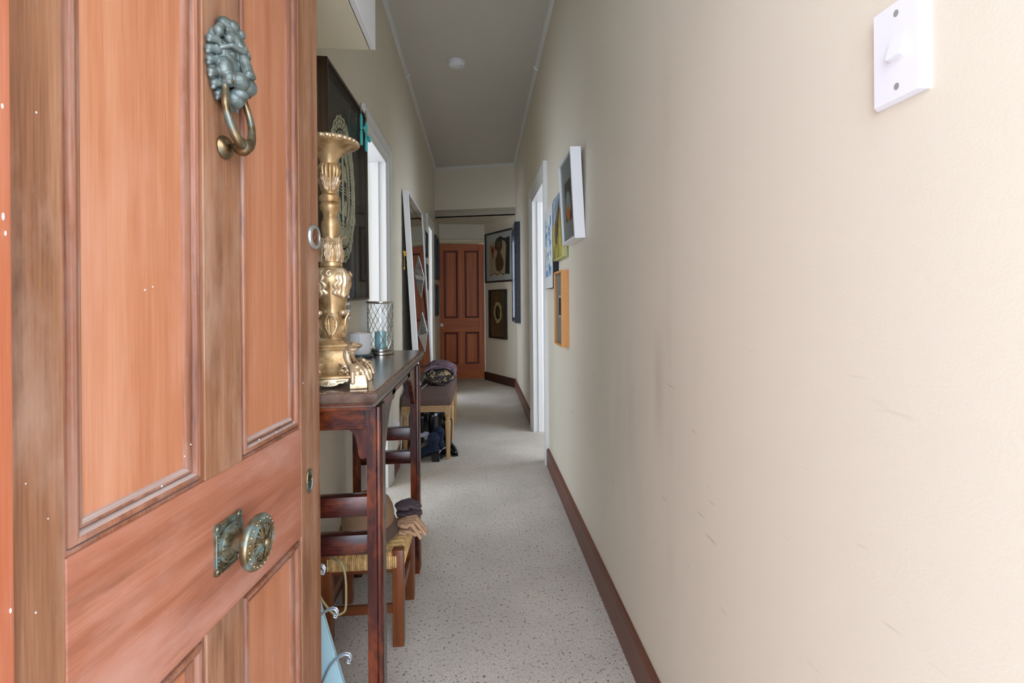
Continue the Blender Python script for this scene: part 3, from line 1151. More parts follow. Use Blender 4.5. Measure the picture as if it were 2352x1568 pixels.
for k in range(6):
    a = 2 * PI * k / 6
    for j in range(5):
        rr = 0.029 - j * 0.004
        for q_ in (-1, 0, 1):
            aa = a + q_ * (0.30 - j * 0.04)
            b_.ell((rr * math.cos(aa), rr * math.sin(aa), 0.0668 + j * 0.0009), (0.0032 - abs(q_) * 0.0006, 0.0026, 0.0019), 7, 5,
                   Matrix.Rotation(aa, 3, 'Z'))
b_.build('leaf_relief', 'aged_brass', kb)

# cylinder lock and keyhole
lk = MB()
lk.lathe([(0.0315, 0.0), (0.0325, 0.003), (0.031, 0.0075), (0.026, 0.0095), (0.0225, 0.0085), (0.022, 0.006), (0.001, 0.006)], 40)
lo = lk.build('cylinder_ring', 'pewter', door1, label='round silvery lock ring')
lo.location = (dx(1.278), 0, 1.350)
lo.rotation_euler = (PI / 2, 0, 0)
b_ = MB()
b_.lathe([(0.0215, 0.005), (0.0215, 0.0068), (0.019, 0.0072), (0.001, 0.0072)], 32)
b_.lathe([(0.009, 0.007), (0.009, 0.0085), (0.001, 0.0085)], 20, 0, -0.005)
b_.build('cylinder_core', 'copper_lock', lo)
b_ = MB()
b_.box(-0.0012, 0.0012, -0.010, 0.0, 0.008, 0.009)
b_.build('key_slot', 'black', lo)
b_ = MB()
el = [(0.0165 * math.cos(2 * PI * k / 28), 0.031 * math.sin(2 * PI * k / 28)) for k in range(28)]
b_.prism(el, 'Z', 0, 0.0022)
b_.tube([(p[0] * 0.92, p[1] * 0.94, 0.0022) for p in el], 0.0014, 6, closed=True)
eo = b_.build('keyhole_plate', 'aged_brass', door1, label='oval brass keyhole plate')
eo.location = (dx(1.2425), -0.0006, 0.728)
eo.rotation_euler = (PI / 2, 0, 0)
b_ = MB()
b_.ell((0, 0.010, 0.0025), (0.0042, 0.0052, 0.0008), 14, 6)
b_.box(-0.0024, 0.0024, -0.017, 0.010, 0.0018, 0.0031)
b_.build('keyhole', 'black', eo)
b_ = MB()
for s_ in (-1, 1):
    b_.ell((s_ * 0.0115, 0.0, 0.0026), (0.0018, 0.0022, 0.001), 8, 6)
b_.build('pin', 'gilt_high', eo)

# ---- lion knocker: local x across, y up, z out of the door
lr = bpy.data.objects.new('door_knocker', None)
lr.empty_display_size = 0.03
C.objects.link(lr)
lr.parent = door1
lr.location = (dx(0.905), 0, 1.575)
lr.rotation_euler = (PI / 2, 0, 0)
lr['label'] = 'green-grey bronze lion head knocker with a ring in its jaws'
b_ = MB()
E_ = b_.ell
# mane disc, skull, forehead
E_((0, 0.044, 0.003), (0.051, 0.074, 0.013))
E_((0, 0.048, 0.012), (0.036, 0.048, 0.022))
E_((0, 0.078, 0.025), (0.022, 0.024, 0.015))
# nose bridge and nose
b_.cap((0, 0.064, 0.036), (0, 0.030, 0.047), 0.0092, 0.0100)
E_((0, 0.024, 0.052), (0.0125, 0.0085, 0.0070))
E_((0, -0.012, 0.030), (0.016, 0.012, 0.017))
for s_ in (-1, 1):
    # muzzle pads, cheeks
    E_((s_ * 0.0125, 0.008, 0.040), (0.0170, 0.0165, 0.0150))
    E_((s_ * 0.024, 0.008, 0.026), (0.013, 0.015, 0.013))
    E_((s_ * 0.028, 0.026, 0.020), (0.0150, 0.020, 0.0145))
    # brow ridge
    b_.cap((s_ * 0.0065, 0.0635, 0.0425), (s_ * 0.024, 0.0675, 0.0325), 0.0062, 0.0056)
    b_.cap((s_ * 0.024, 0.0675, 0.0325), (s_ * 0.034, 0.060, 0.020), 0.0052, 0.0040)
    # forehead furrows
    b_.cap((s_ * 0.006, 0.073, 0.037), (s_ * 0.008, 0.090, 0.031), 0.0062, 0.0056)
    E_((s_ * 0.021, 0.080, 0.026), (0.010, 0.011, 0.009))
    # lower lid and eyeball
    b_.cap((s_ * 0.0115, 0.0470, 0.0370), (s_ * 0.026, 0.0525, 0.0275), 0.0022, 0.0020)
    E_((s_ * 0.0180, 0.0545, 0.0290), (0.0062, 0.0040, 0.0055))
    # ears
    E_((s_ * 0.036, 0.088, 0.016), (0.0085, 0.0105, 0.0085))
    E_((s_ * 0.030, 0.098, 0.016), (0.0085, 0.0080, 0.0080))
    # mane locks sweeping outwards
    for (mx_, my_, ang) in ((0.046, 0.070, 0.5), (0.048, 0.052, 0.1), (0.047, 0.034, -0.2), (0.043, 0.016, -0.5), (0.036, 0.000, -0.8), (0.027, -0.014, -1.1)):
        ux, uy = math.cos(ang) * s_, math.sin(ang)
        b_.cap((s_ * (mx_ - 0.010), my_, 0.014), (s_ * mx_ + ux * 0.004, my_ + uy * 0.004 - 0.003, 0.009), 0.0078, 0.0070)
        b_.cap((s_ * (mx_ - 0.006), my_ + 0.005, 0.016), (s_ * mx_ + ux * 0.006, my_ + uy * 0.006 - 0.010, 0.008), 0.0040, 0.0040)
# crown tuft
E_((-0.010, 0.110, 0.012), (0.020, 0.016, 0.015))
E_((0.016, 0.104, 0.012), (0.018, 0.014, 0.014))
E_((-0.004, 0.112, 0.024), (0.013, 0.011, 0.009))
E_((0.010, 0.105, 0.029), (0.009, 0.008, 0.007))
E_((0.0, 0.098, 0.018), (0.028, 0.013, 0.014))
# lower jaw
E_((0, -0.020, 0.022), (0.017, 0.017, 0.016))
E_((0, -0.028, 0.010), (0.018, 0.016, 0.010))
b_.blob('lion_head', 'bronze', lr, voxel=0.0010, smooth=6)
b_ = MB()   # dark pits: eyes, nostrils
for s_ in (-1, 1):
    b_.ell((s_ * 0.0165, 0.0545, 0.0338), (0.0018, 0.0016, 0.0012), 8, 6)
    b_.ell((s_ * 0.0058, 0.0205, 0.0572), (0.0022, 0.0016, 0.0012), 8, 6)
b_.build('eye_pit', 'bronze_bare', lr)
# ring hanging from the jaw corners
b_ = MB()
pts, rads = [], []
NN = 28
for k in range(NN + 1):
    t = -PI * 0.84 + 2 * PI * 0.84 * k / NN
    xx = 0.0385 * math.sin(t) * (1.0 - 0.10 * max(0, math.cos(t)))
    if math.cos(t) < -0.2:
        xx = math.copysign(max(abs(xx), 0.0300), xx)
    yy = -0.053 - 0.056 * math.cos(t)
    zz = 0.030 + 0.010 * math.cos(t)
    if yy > -0.010:
        xx *= 0.93
    pts.append((xx, yy, zz))
    rads.append(0.0062 + 0.0028 * max(0, math.cos(t)))
b_.tube(pts, rads, 12)
rg = b_.build('ring', 'bronze_ring', lr)
b_ = MB()
b_.ell((0, -0.108, 0.036), (0.0125, 0.0165, 0.0165), 20, 14)
b_.build('striker', 'bronze_bare', rg)
b_ = MB()
for s_ in (-1, 1):
    b_.cap((s_ * 0.029, 0.000, 0.022), (s_ * 0.029, 0.000, 0.030), 0.0070, 0.0066)
b_.build('pivot', 'bronze', lr)
b_ = MB()
for s_ in (-1, 1):
    b_.ell((s_ * 0.030, 0.001, 0.0372), (0.0034, 0.0034, 0.0012), 10, 6)
b_.build('pivot_pin', 'bronze_bare', lr)
b_ = MB()
b_.lathe([(0.0205, 0.0), (0.0215, 0.003), (0.0185, 0.009), (0.011, 0.0145), (0.001, 0.016)], 28, 0, -0.108)
b_.build('strike_plate', 'bronze_bare', lr)

# ------------------------------------------------------------------ light switch on the right wall
sw = thing('light_switch', 'white rocker light switch plate on the right wall', 'light switch', (WR - 0.0012, 0.522, 1.4645 - 0.058), -PI / 2)
b_ = MB()
w2, hh = 0.034, 0.1165
rings = []
for (ins, y) in ((0.0, 0.0), (0.0, -0.0035), (0.0070, -0.0085)):
    rings.append([(-w2 + ins * 0.25 if k in (0, 3) else w2 - ins, y, z) for k, z in zip(range(4), (ins * 0.4, ins * 0.4, hh - ins * 0.4, hh - ins * 0.4))])
b_.loft(rings)
b_.build('switch_plate', 'white_plastic', sw, smooth=20)
b_ = MB()
b_.box(-0.0115, 0.0115, -0.0089, -0.007, 0.0455, 0.0735, 0.0003)
b_.build('rocker_surround', 'white_plastic', sw)
b_ = MB()
b_.prism([(-0.0088, 0.0705), (-0.0095, 0.0665), (-0.0145, 0.0510), (-0.0140, 0.0495), (-0.0085, 0.0485)], 'X', -0.0095, 0.0095)
b_.build('rocker', 'white_plastic', sw, smooth=20)
for zz in (0.0165, 0.1005):
    b_ = MB()
    n0 = 20
    b_.loft([[(0.0034 * math.cos(2 * PI * k / n0), -0.0086, zz + 0.0040 * math.sin(2 * PI * k / n0)) for k in range(n0)],
             [(0.0034 * math.cos(2 * PI * k / n0), -0.0088, zz + 0.0040 * math.sin(2 * PI * k / n0)) for k in range(n0)]])
    sc = b_.build('screw_recess', 'mount_grey', sw)

# ------------------------------------------------------------------ wall cupboard at upper left
cb = thing('wall_cupboard', 'cream wall cupboard high up on the left above the front door', 'cupboard', (WL, 0.57, 2.02))
b_ = MB()
b_.box(0, 0.232, 0, 1.115, 0, 0.88, 0.001)
b_.build('carcass', 'cabinet_cream', cb)
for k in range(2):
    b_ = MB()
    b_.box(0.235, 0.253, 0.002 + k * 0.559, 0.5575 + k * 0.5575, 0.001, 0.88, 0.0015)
    b_.build('cupboard_door', 'frame_white', cb)  # doors whiter than the carcass: light on this face put into the colour

# ------------------------------------------------------------------ smoke alarm
ya = 3.93
sa = thing('smoke_alarm', 'round white smoke alarm on the hall ceiling', 'smoke alarm', (-0.16, ya, ceil_z(ya)))
b_ = MB()
b_.lathe([(0.066, 0.0), (0.066, -0.008), (0.060, -0.010), (0.058, -0.014), (0.001, -0.014)], 40)
b_.build('base_ring', 'white_plastic', sa)
b_ = MB()
b_.lathe([(0.058, -0.012), (0.058, -0.0155), (0.001, -0.0155)], 40)
b_.build('vent_band', 'mount_grey', sa)
b_ = MB()
b_.lathe([(0.062, -0.0155), (0.064, -0.020), (0.061, -0.032), (0.054, -0.037), (0.001, -0.039)], 40)
b_.build('cover', 'white_plastic', sa)
b_ = MB()
b_.ell((0.035, -0.015, -0.0375), (0.007, 0.007, 0.002), 10, 6)
b_.build('test_button', 'mount_grey', sa)

# ------------------------------------------------------------------ end door (door_3)
d3 = sroot('door_3', 'orange-brown four panel wooden door at the end of the hall', (-0.582, YE + 0.012, 0))
W3, H3 = 0.664, 2.035


def ebox(nm, x0, x1, z0, z1, mat, y0=0.0, y1=0.04):
    b = MB()
    b.box(x0, x1, y0, y1, z0, z1, 0.0015)
    return b.build(nm, mat, d3)


ebox('stile', 0, 0.062, 0.01, H3, 'end_door')
ebox('stile', W3 - 0.085, W3, 0.01, H3, 'end_door')
ebox('top_rail', 0.062, W3 - 0.085, 1.935, H3, 'end_door_rail')
ebox('lock_rail', 0.062, W3 - 0.085, 0.715, 0.925, 'end_door_rail')
ebox('bottom_rail', 0.062, W3 - 0.085, 0.01, 0.235, 'end_door_rail')
for (z0, z1) in ((0.925, 1.935), (0.235, 0.715)):
    ebox('muntin', 0.268, 0.372, z0, z1, 'end_door')
    for (x0, x1) in ((0.062, 0.268), (0.372, W3 - 0.085)):
        ebox('panel', x0 - 0.002, x1 + 0.002, z0, z1, 'end_door', 0.014, 0.03)
        mb = MB()
        mb.ring_frame(x1 - x0, z1 - z0, [(0, 0.016), (0, 0.002), (0.006, -0.003), (0.014, -0.001), (0.018, 0.006), (0.026, 0.008), (0.030, 0.016)], z0)
        for v in mb.bm.verts:
            v.co.x += (x0 + x1) / 2
        mb.build('moulding', 'end_moulding', d3)
b_ = MB()
b_.lathe([(0.020, 0), (0.020, 0.004), (0.010, 0.008), (0.009, 0.022)], 24)
rs = b_.build('rose', 'aged_brass', d3)
rs.location = (0.028, 0, 0.825)
rs.rotation_euler = (PI / 2, 0, 0)
b_ = MB()
b_.lathe([(0.012, 0.018), (0.024, 0.022), (0.030, 0.034), (0.027, 0.046), (0.016, 0.053), (0.001, 0.055)], 28)
kb3 = b_.build('knob', 'porcelain', rs, label='white porcelain knob')
b_ = MB()
b_.prism([(0, 0), (-0.022, 0), (-0.030, 0.012), (-0.020, 0.020), (-0.024, 0.030), (-0.034, 0.050), (-0.026, 0.062), (0, 0.066)], 'X', WL, 0.10)
o = b_.build('trim_7', 'cabinet_cream', None, smooth=30)
o.location = (0, YE, 2.045)
structure(o, 'cream moulded architrave over the end door')
b_ = MB()
b_.box(0.0, 0.012, -0.012, 0.03, 0.0, 2.05, 0.001)
o = b_.build('trim_8', 'white_trim', None)
o.location = (0.085, YE - 0.004, 0)
structure(o, 'narrow white strip beside the end door')
for zz in (0.22, 1.72):
    b_ = MB()
    b_.tube([(0.0, -0.010, zz), (0.0, -0.010, zz + 0.10)], 0.006, 8)
    b_.build('hinge', 'white_trim', o)

# ------------------------------------------------------------------ console table
tb = thing('console_table', 'tall narrow dark red lacquered console table along the left wall', 'table', (-0.43, 1.83, 0))
tx = lambda x: x + 0.43
ty = lambda y: y - 1.83
TX0, TX1, TY0, TY1 = -0.582, -0.262, 1.292, 2.372
b_ = MB()
rings = []
for (ins, z) in ((0.020, 0.898), (0.012, 0.905), (0.006, 0.910), (0.010, 0.918), (0.003, 0.922), (0.0, 0.930), (0.0, 0.944), (0.004, 0.949), (0.006, 0.950)):
    rings.append([(tx(TX0), ty(TY0 + ins), z), (tx(TX1 - ins), ty(TY0 + ins), z), (tx(TX1 - ins), ty(TY1 - ins), z), (tx(TX0), ty(TY1 - ins), z)])
b_.loft(rings)
top = b_.build('table_top', 'table_top', tb, smooth=25)
# chipped pale wear along the edges
b_ = MB()
for k in range(70):
    yy = TY0 + 0.004 + (TY1 - TY0 - 0.01) * k / 70
    if random.random() < 0.62:
        b_.ell((tx(TX1 - 0.0022), ty(yy), 0.9485 - random.random() * 0.002), (0.0022 + random.random() * 0.002, 0.006 + random.random() * 0.006, 0.0016), 7, 5)
for k in range(22):
    xx = TX0 + 0.01 + (TX1 - TX0 - 0.014) * k / 22
    if random.random() < 0.55:
        b_.ell((tx(xx), ty(TY0 + 0.0022), 0.9485), (0.006, 0.0024, 0.0016), 7, 5)
b_.build('worn_edge', 'worn_edge', top)['kind'] = 'stuff'
b_ = MB()
b_.box(tx(TX0 + 0.003), tx(TX1 - 0.012), ty(TY0 + 0.0075), ty(TY0 + 0.0145), 0.9005, 0.9165, 0.001)
b_.build('edge_lip', 'lacquer_X', top)
LX = ((-0.300, -0.264), (-0.545, -0.509))
LY = ((1.342, 1.428), (2.168, 2.254))
for (x0, x1) in LX:
    for (y0, y1) in LY:
        b_ = MB()
        s = 1 if x0 > -0.4 else -1
        xo, xi = (x1, x0) if s > 0 else (x0, x1)
        # moulded leg: beaded outer corners
        ym = (y0 + y1) / 2
        poly = [(xi, y0), (xo - s * 0.012, y0), (xo - s * 0.011, y0 + 0.003), (xo - s * 0.008, y0 + 0.001), (xo - s * 0.003, y0 + 0.002), (xo, y0 + 0.006), (xo - s * 0.001, y0 + 0.012),
                (xo - s * 0.004, y0 + 0.015), (xo - s * 0.004, y0 + 0.030), (xo - s * 0.001, y0 + 0.033), (xo - s * 0.001, y1 - 0.012), (xo - s * 0.006, y1), (xi, y1)]
        b_.prism([(tx(p[0]), ty(p[1])) for p in poly], 'Z', 0.0, 0.899)
        b_.build('leg', 'lacquer_Z', tb, smooth=30)
for yi, (y0, y1) in enumerate(LY):
    for (z0, z1) in ((0.600, 0.655), (0.497, 0.552)):
        b_ = MB()
        dz = 0.0 if yi == 0 else -0.026
        b_.box(tx(-0.512), tx(-0.297), ty(y0 + 0.022), ty(y0 + 0.055), z0 + dz, z1 + dz, 0.004, 2)
        b_.build('end_stretcher', 'lacquer_X', tb)
    b_ = MB()
    ye = y0 - 0.018 if yi == 0 else y1 - 0.004
    b_.box(tx(-0.56), tx(-0.300), ty(ye), ty(ye + 0.022), 0.846, 0.899, 0.002)
    b_.build('end_board', 'lacquer_X', tb)


def arc_bracket(x0, x1, ya, dirn):
    """curved spandrel between a leg and the underside of the top, along y"""
    b = MB()
    pts = [(0, 0.899), (0.235, 0.899), (0.225, 0.880), (0.205, 0.868), (0.170, 0.868), (0.150, 0.860), (0.120, 0.838), (0.085, 0.800), (0.055, 0.755), (0.030, 0.742), (0.006, 0.742), (0, 0.735)]
    b.prism([(ty(ya + dirn * p[0]), p[1]) for p in pts], 'X', tx(x0), tx(x1))
    b.build('bracket', 'lacquer_Y', tb, smooth=30)


for (x0, x1) in ((-0.292, -0.276), (-0.533, -0.517)):
    arc_bracket(x0, x1, LY[0][1] - 0.002, 1)
    arc_bracket(x0, x1, LY[1][0] + 0.002, -1)
    b_ = MB()
    b_.box(tx(x0), tx(x1), ty(1.60), ty(2.0), 0.880, 0.899, 0.002)
    b_.build('apron', 'lacquer_Y', tb)
for yy in (LY[0][0] + 0.002, LY[1][0] + 0.002):
    for s, xa in ((-1, -0.299), (1, -0.510)):
        b_ = MB()
        pts = [(0, 0.846), (0.052, 0.846), (0.042, 0.838), (0.032, 0.825), (0.026, 0.800), (0.023, 0.775), (0.018, 0.764), (0.008, 0.762), (0, 0.768)]
        b_.prism([(tx(xa + s * p[0]), p[1]) for p in pts], 'Y', ty(yy), ty(yy + 0.03))
        b_.build('end_bracket', 'lacquer_Z', tb, smooth=30)

# ------------------------------------------------------------------ gilt candlestick
ck = thing('candlestick', 'tall carved gilt candlestick standing on the console table', 'candlestick', (-0.405, 1.42, 0.9505), math.radians(7), roty=math.radians(-0.75))


def gadroon(n_, amp):
    return lambda a, z: 1 + amp * (abs(math.cos(n_ * a / 2)) - 0.5)


b_ = MB()
b_.lathe([(0.022, 0.612), (0.024, 0.622), (0.030, 0.636), (0.044, 0.650), (0.062, 0.659), (0.075, 0.664), (0.079, 0.668), (0.0795, 0.674), (0.077, 0.678), (0.066, 0.677), (0.05, 0.668), (0.001, 0.664)], 48)
dish = b_.build('dish', 'gilt', ck)
b_ = MB()
for k in range(30):
    a = 2 * PI * k / 30
    b_.ell((0.0785 * math.cos(a), 0.0785 * math.sin(a), 0.672), (0.0045, 0.0078, 0.0055), 10, 7, Matrix.Rotation(a, 3, 'Z'))
b_.build('rim_bead', 'gilt_high', dish)
b_ = MB()
pr = [(0.018, 0.538), (0.0195, 0.552), (0.024, 0.568), (0.0275, 0.582), (0.0295, 0.594), (0.0285, 0.603), (0.0245, 0.610), (0.0225, 0.613)]
b_.lathe(pr, 96, mod=gadroon(14, 0.13))
b_.build('fluted_bulb', 'gilt', ck)
b_ = MB()
b_.lathe([(0.019, 0.527), (0.021, 0.530), (0.0205, 0.536), (0.017, 0.541)], 40)
b_.lathe([(0.020, 0.504), (0.0255, 0.508), (0.028, 0.516), (0.0265, 0.524), (0.020, 0.529)], 40)
b_.lathe([(0.0175, 0.466), (0.0205, 0.480), (0.0255, 0.487), (0.027, 0.494), (0.0255, 0.501), (0.0205, 0.506)], 40)
b_.lathe([(0.0195, 0.400), (0.0215, 0.415), (0.0235, 0.428), (0.0240, 0.440), (0.0225, 0.452), (0.0190, 0.462), (0.0175, 0.468)], 40)
b_.lathe([(0.024, 0.335), (0.027, 0.350), (0.0265, 0.365), (0.023, 0.385), (0.0195, 0.402)], 40)
b_.lathe([(0.0265, 0.326), (0.0295, 0.329), (0.0300, 0.334), (0.0285, 0.339), (0.024, 0.341)], 40)
b_.build('shaft', 'gilt', ck)
b_ = MB()
pr = [(0.0245, 0.128), (0.028, 0.140), (0.0315, 0.158), (0.0325, 0.175), (0.0305, 0.195), (0.0315, 0.215), (0.036, 0.240), (0.043, 0.262), (0.0495, 0.280), (0.0505, 0.295), (0.047, 0.308), (0.040, 0.318), (0.030, 0.326)]
b_.lathe(pr, 64, mod=lambda a, z: 1 + 0.05 * abs(math.cos(2 * a)) - 0.02)
b_.build('vase', 'gilt', ck)


def leaf(b, th0, hw, r_of, z0, z1, curl, lobes=3, thick=0.003, n_u=24, n_v=21, spread=0.9):
    """acanthus leaf lying on a turned surface, growing from z0 to z1, its tip curling outwards"""
    G = []
    for i in range(n_u + 1):
        u = i / n_u
        wdt = hw * (0.55 + 0.6 * math.sin(PI * min(1, u * 1.05) * spread)) * (0.70 + 0.30 * abs(math.cos(lobes * PI * u)))
        if u > 0.82:
            wdt *= max(0.15, 1 - (u - 0.82) / 0.2)
        row = []
        for j in range(n_v):
            v = -1 + 2 * j / (n_v - 1)
            z = z0 + (z1 - z0) * u
            cu = max(0.0, (u - 0.62) / 0.38)
            r = r_of(z) + thick + curl * cu ** 1.6 + 0.0036 * abs(math.cos(2.5 * PI * v)) * (0.3 + 0.7 * u) - 0.0025 * v * v + 0.0030 * (1 - abs(v)) ** 3
            z -= (z1 - z0) * 0.16 * cu ** 2.2
            z += (1 if z1 > z0 else -1) * 0.004 * (1 - abs(v)) * u - 0.0 * v
            a = th0 + v * wdt / max(r, 0.01)
            row.append((r * math.cos(a), r * math.sin(a), z))
        G.append(row)
    bm = b.bm
    V = [[bm.verts.new(p) for p in row] for row in G]
    VB = [[bm.verts.new((p[0] * (1 - 0.0035 / max(0.02, math.hypot(p[0], p[1]))), p[1] * (1 - 0.0035 / max(0.02, math.hypot(p[0], p[1]))), p[2] - 0.0012)) for p in row] for row in G]
    for i in range(n_u):
        for j in range(n_v - 1):
            bm.faces.new((V[i][j], V[i][j + 1], V[i + 1][j + 1], V[i + 1][j]))
            bm.faces.new((VB[i][j], VB[i + 1][j], VB[i + 1][j + 1], VB[i][j + 1]))
        for (p, q_) in ((0, 0), (n_v - 1, n_v - 1)):
            bm.faces.new((V[i][p], V[i + 1][p], VB[i + 1][p], VB[i][p]))
    for j in range(n_v - 1):
        bm.faces.new((V[n_u][j], V[n_u][j + 1], VB[n_u][j + 1], VB[n_u][j]))
        bm.faces.new((V[0][j], VB[0][j], VB[0][j + 1], V[0][j + 1]))


def interp(tab):
    tab = sorted(tab, key=lambda t: t[1])

    def f(z):
        if z <= tab[0][1]:
            return tab[0][0]
        for (r0, z0), (r1, z1) in zip(tab[:-1], tab[1:]):
            if z <= z1:
                t = (z - z0) / max(1e-6, z1 - z0)
                return r0 + (r1 - r0) * t
        return tab[-1][0]
    return f


bulb_r = interp([(0.016, 0.536), (0.0195, 0.552), (0.024, 0.568), (0.0275, 0.582), (0.0295, 0.594)])
cup_r = interp([(0.0255, 0.338), (0.027, 0.350), (0.0265, 0.365), (0.023, 0.385), (0.0195, 0.402), (0.0215, 0.415)])
vase_r = interp(pr)
for k in range(5):
    a = -1.95 + k * 2 * PI / 5
    b_ = MB()
    leaf(b_, a, 0.0125, bulb_r, 0.540, 0.583, 0.011)
    b_.build('bulb_leaf', 'gilt_high', ck)
for k in range(6):
    a = -1.75 + k * 2 * PI / 6
    b_ = MB()
    leaf(b_, a, 0.0125, cup_r, 0.341, 0.424, 0.014, 4)
    b_.build('cup_leaf', 'gilt_high', ck)
for k in range(4):
    a = -PI / 2 - 0.75 + k * PI / 2
    b_ = MB()
    leaf(b_, a, 0.028, vase_r, 0.322, 0.228, 0.007, 4, thick=0.0045)
    b_.build('shoulder_leaf', 'gilt_high', ck)
    b_ = MB()   # little scroll between the shoulder leaves
    aa = a + PI / 4
    pts = []
    for i in range(16):
        t = i / 15 * 2.4 * PI
        rr_ = 0.009 * (1 - i / 22)
        zc, ac = 0.306 + rr_ * math.sin(t), aa + rr_ * math.cos(t) / 0.055
        r_ = vase_r(zc) + 0.004
        pts.append((r_ * math.cos(ac), r_ * math.sin(ac), zc))
    b_.tube(pts, 0.0026, 6)
    b_.build('shoulder_scroll', 'gilt_high', ck)
    b_ = MB()
    leaf(b_, aa, 0.017, vase_r, 0.132, 0.200, 0.010, 3)
    b_.build('vase_leaf', 'gilt', ck)
    b_ = MB()
    for q_ in (-1, 1):
        pts = []
        for i in range(14):
            t = i / 13
            z_ = 0.140 + 0.058 * t
            ac = aa + q_ * (0.30 * math.sin(PI * t) + 0.10)
            r_ = vase_r(z_) + 0.005 + 0.008 * max(0, t - 0.7) / 0.3
            pts.append((r_ * math.cos(ac), r_ * math.sin(ac), z_))
        b_.tube(pts, [0.0016 + 0.0016 * i / 13 for i in range(14)], 6)
    r_ = vase_r(0.200) + 0.012
    b_.ell((r_ * math.cos(a), r_ * math.sin(a), 0.200), (0.009, 0.009, 0.008))
    b_.build('vase_scroll', 'gilt_high', ck)
    b_ = MB()   # raised rib on the plain vase face
    pts = [((vase_r(z_) + 0.002) * math.cos(aa), (vase_r(z_) + 0.002) * math.sin(aa), z_) for z_ in (0.195, 0.21, 0.23, 0.25, 0.27, 0.285)]
    b_.tube(pts, 0.002, 6)
    b_.build('vase_rib', 'gilt', ck)


def sq(h, z, cut=0.0):
    return [(-h, -h, z), (h, -h, z), (h, h, z), (-h, h, z)]


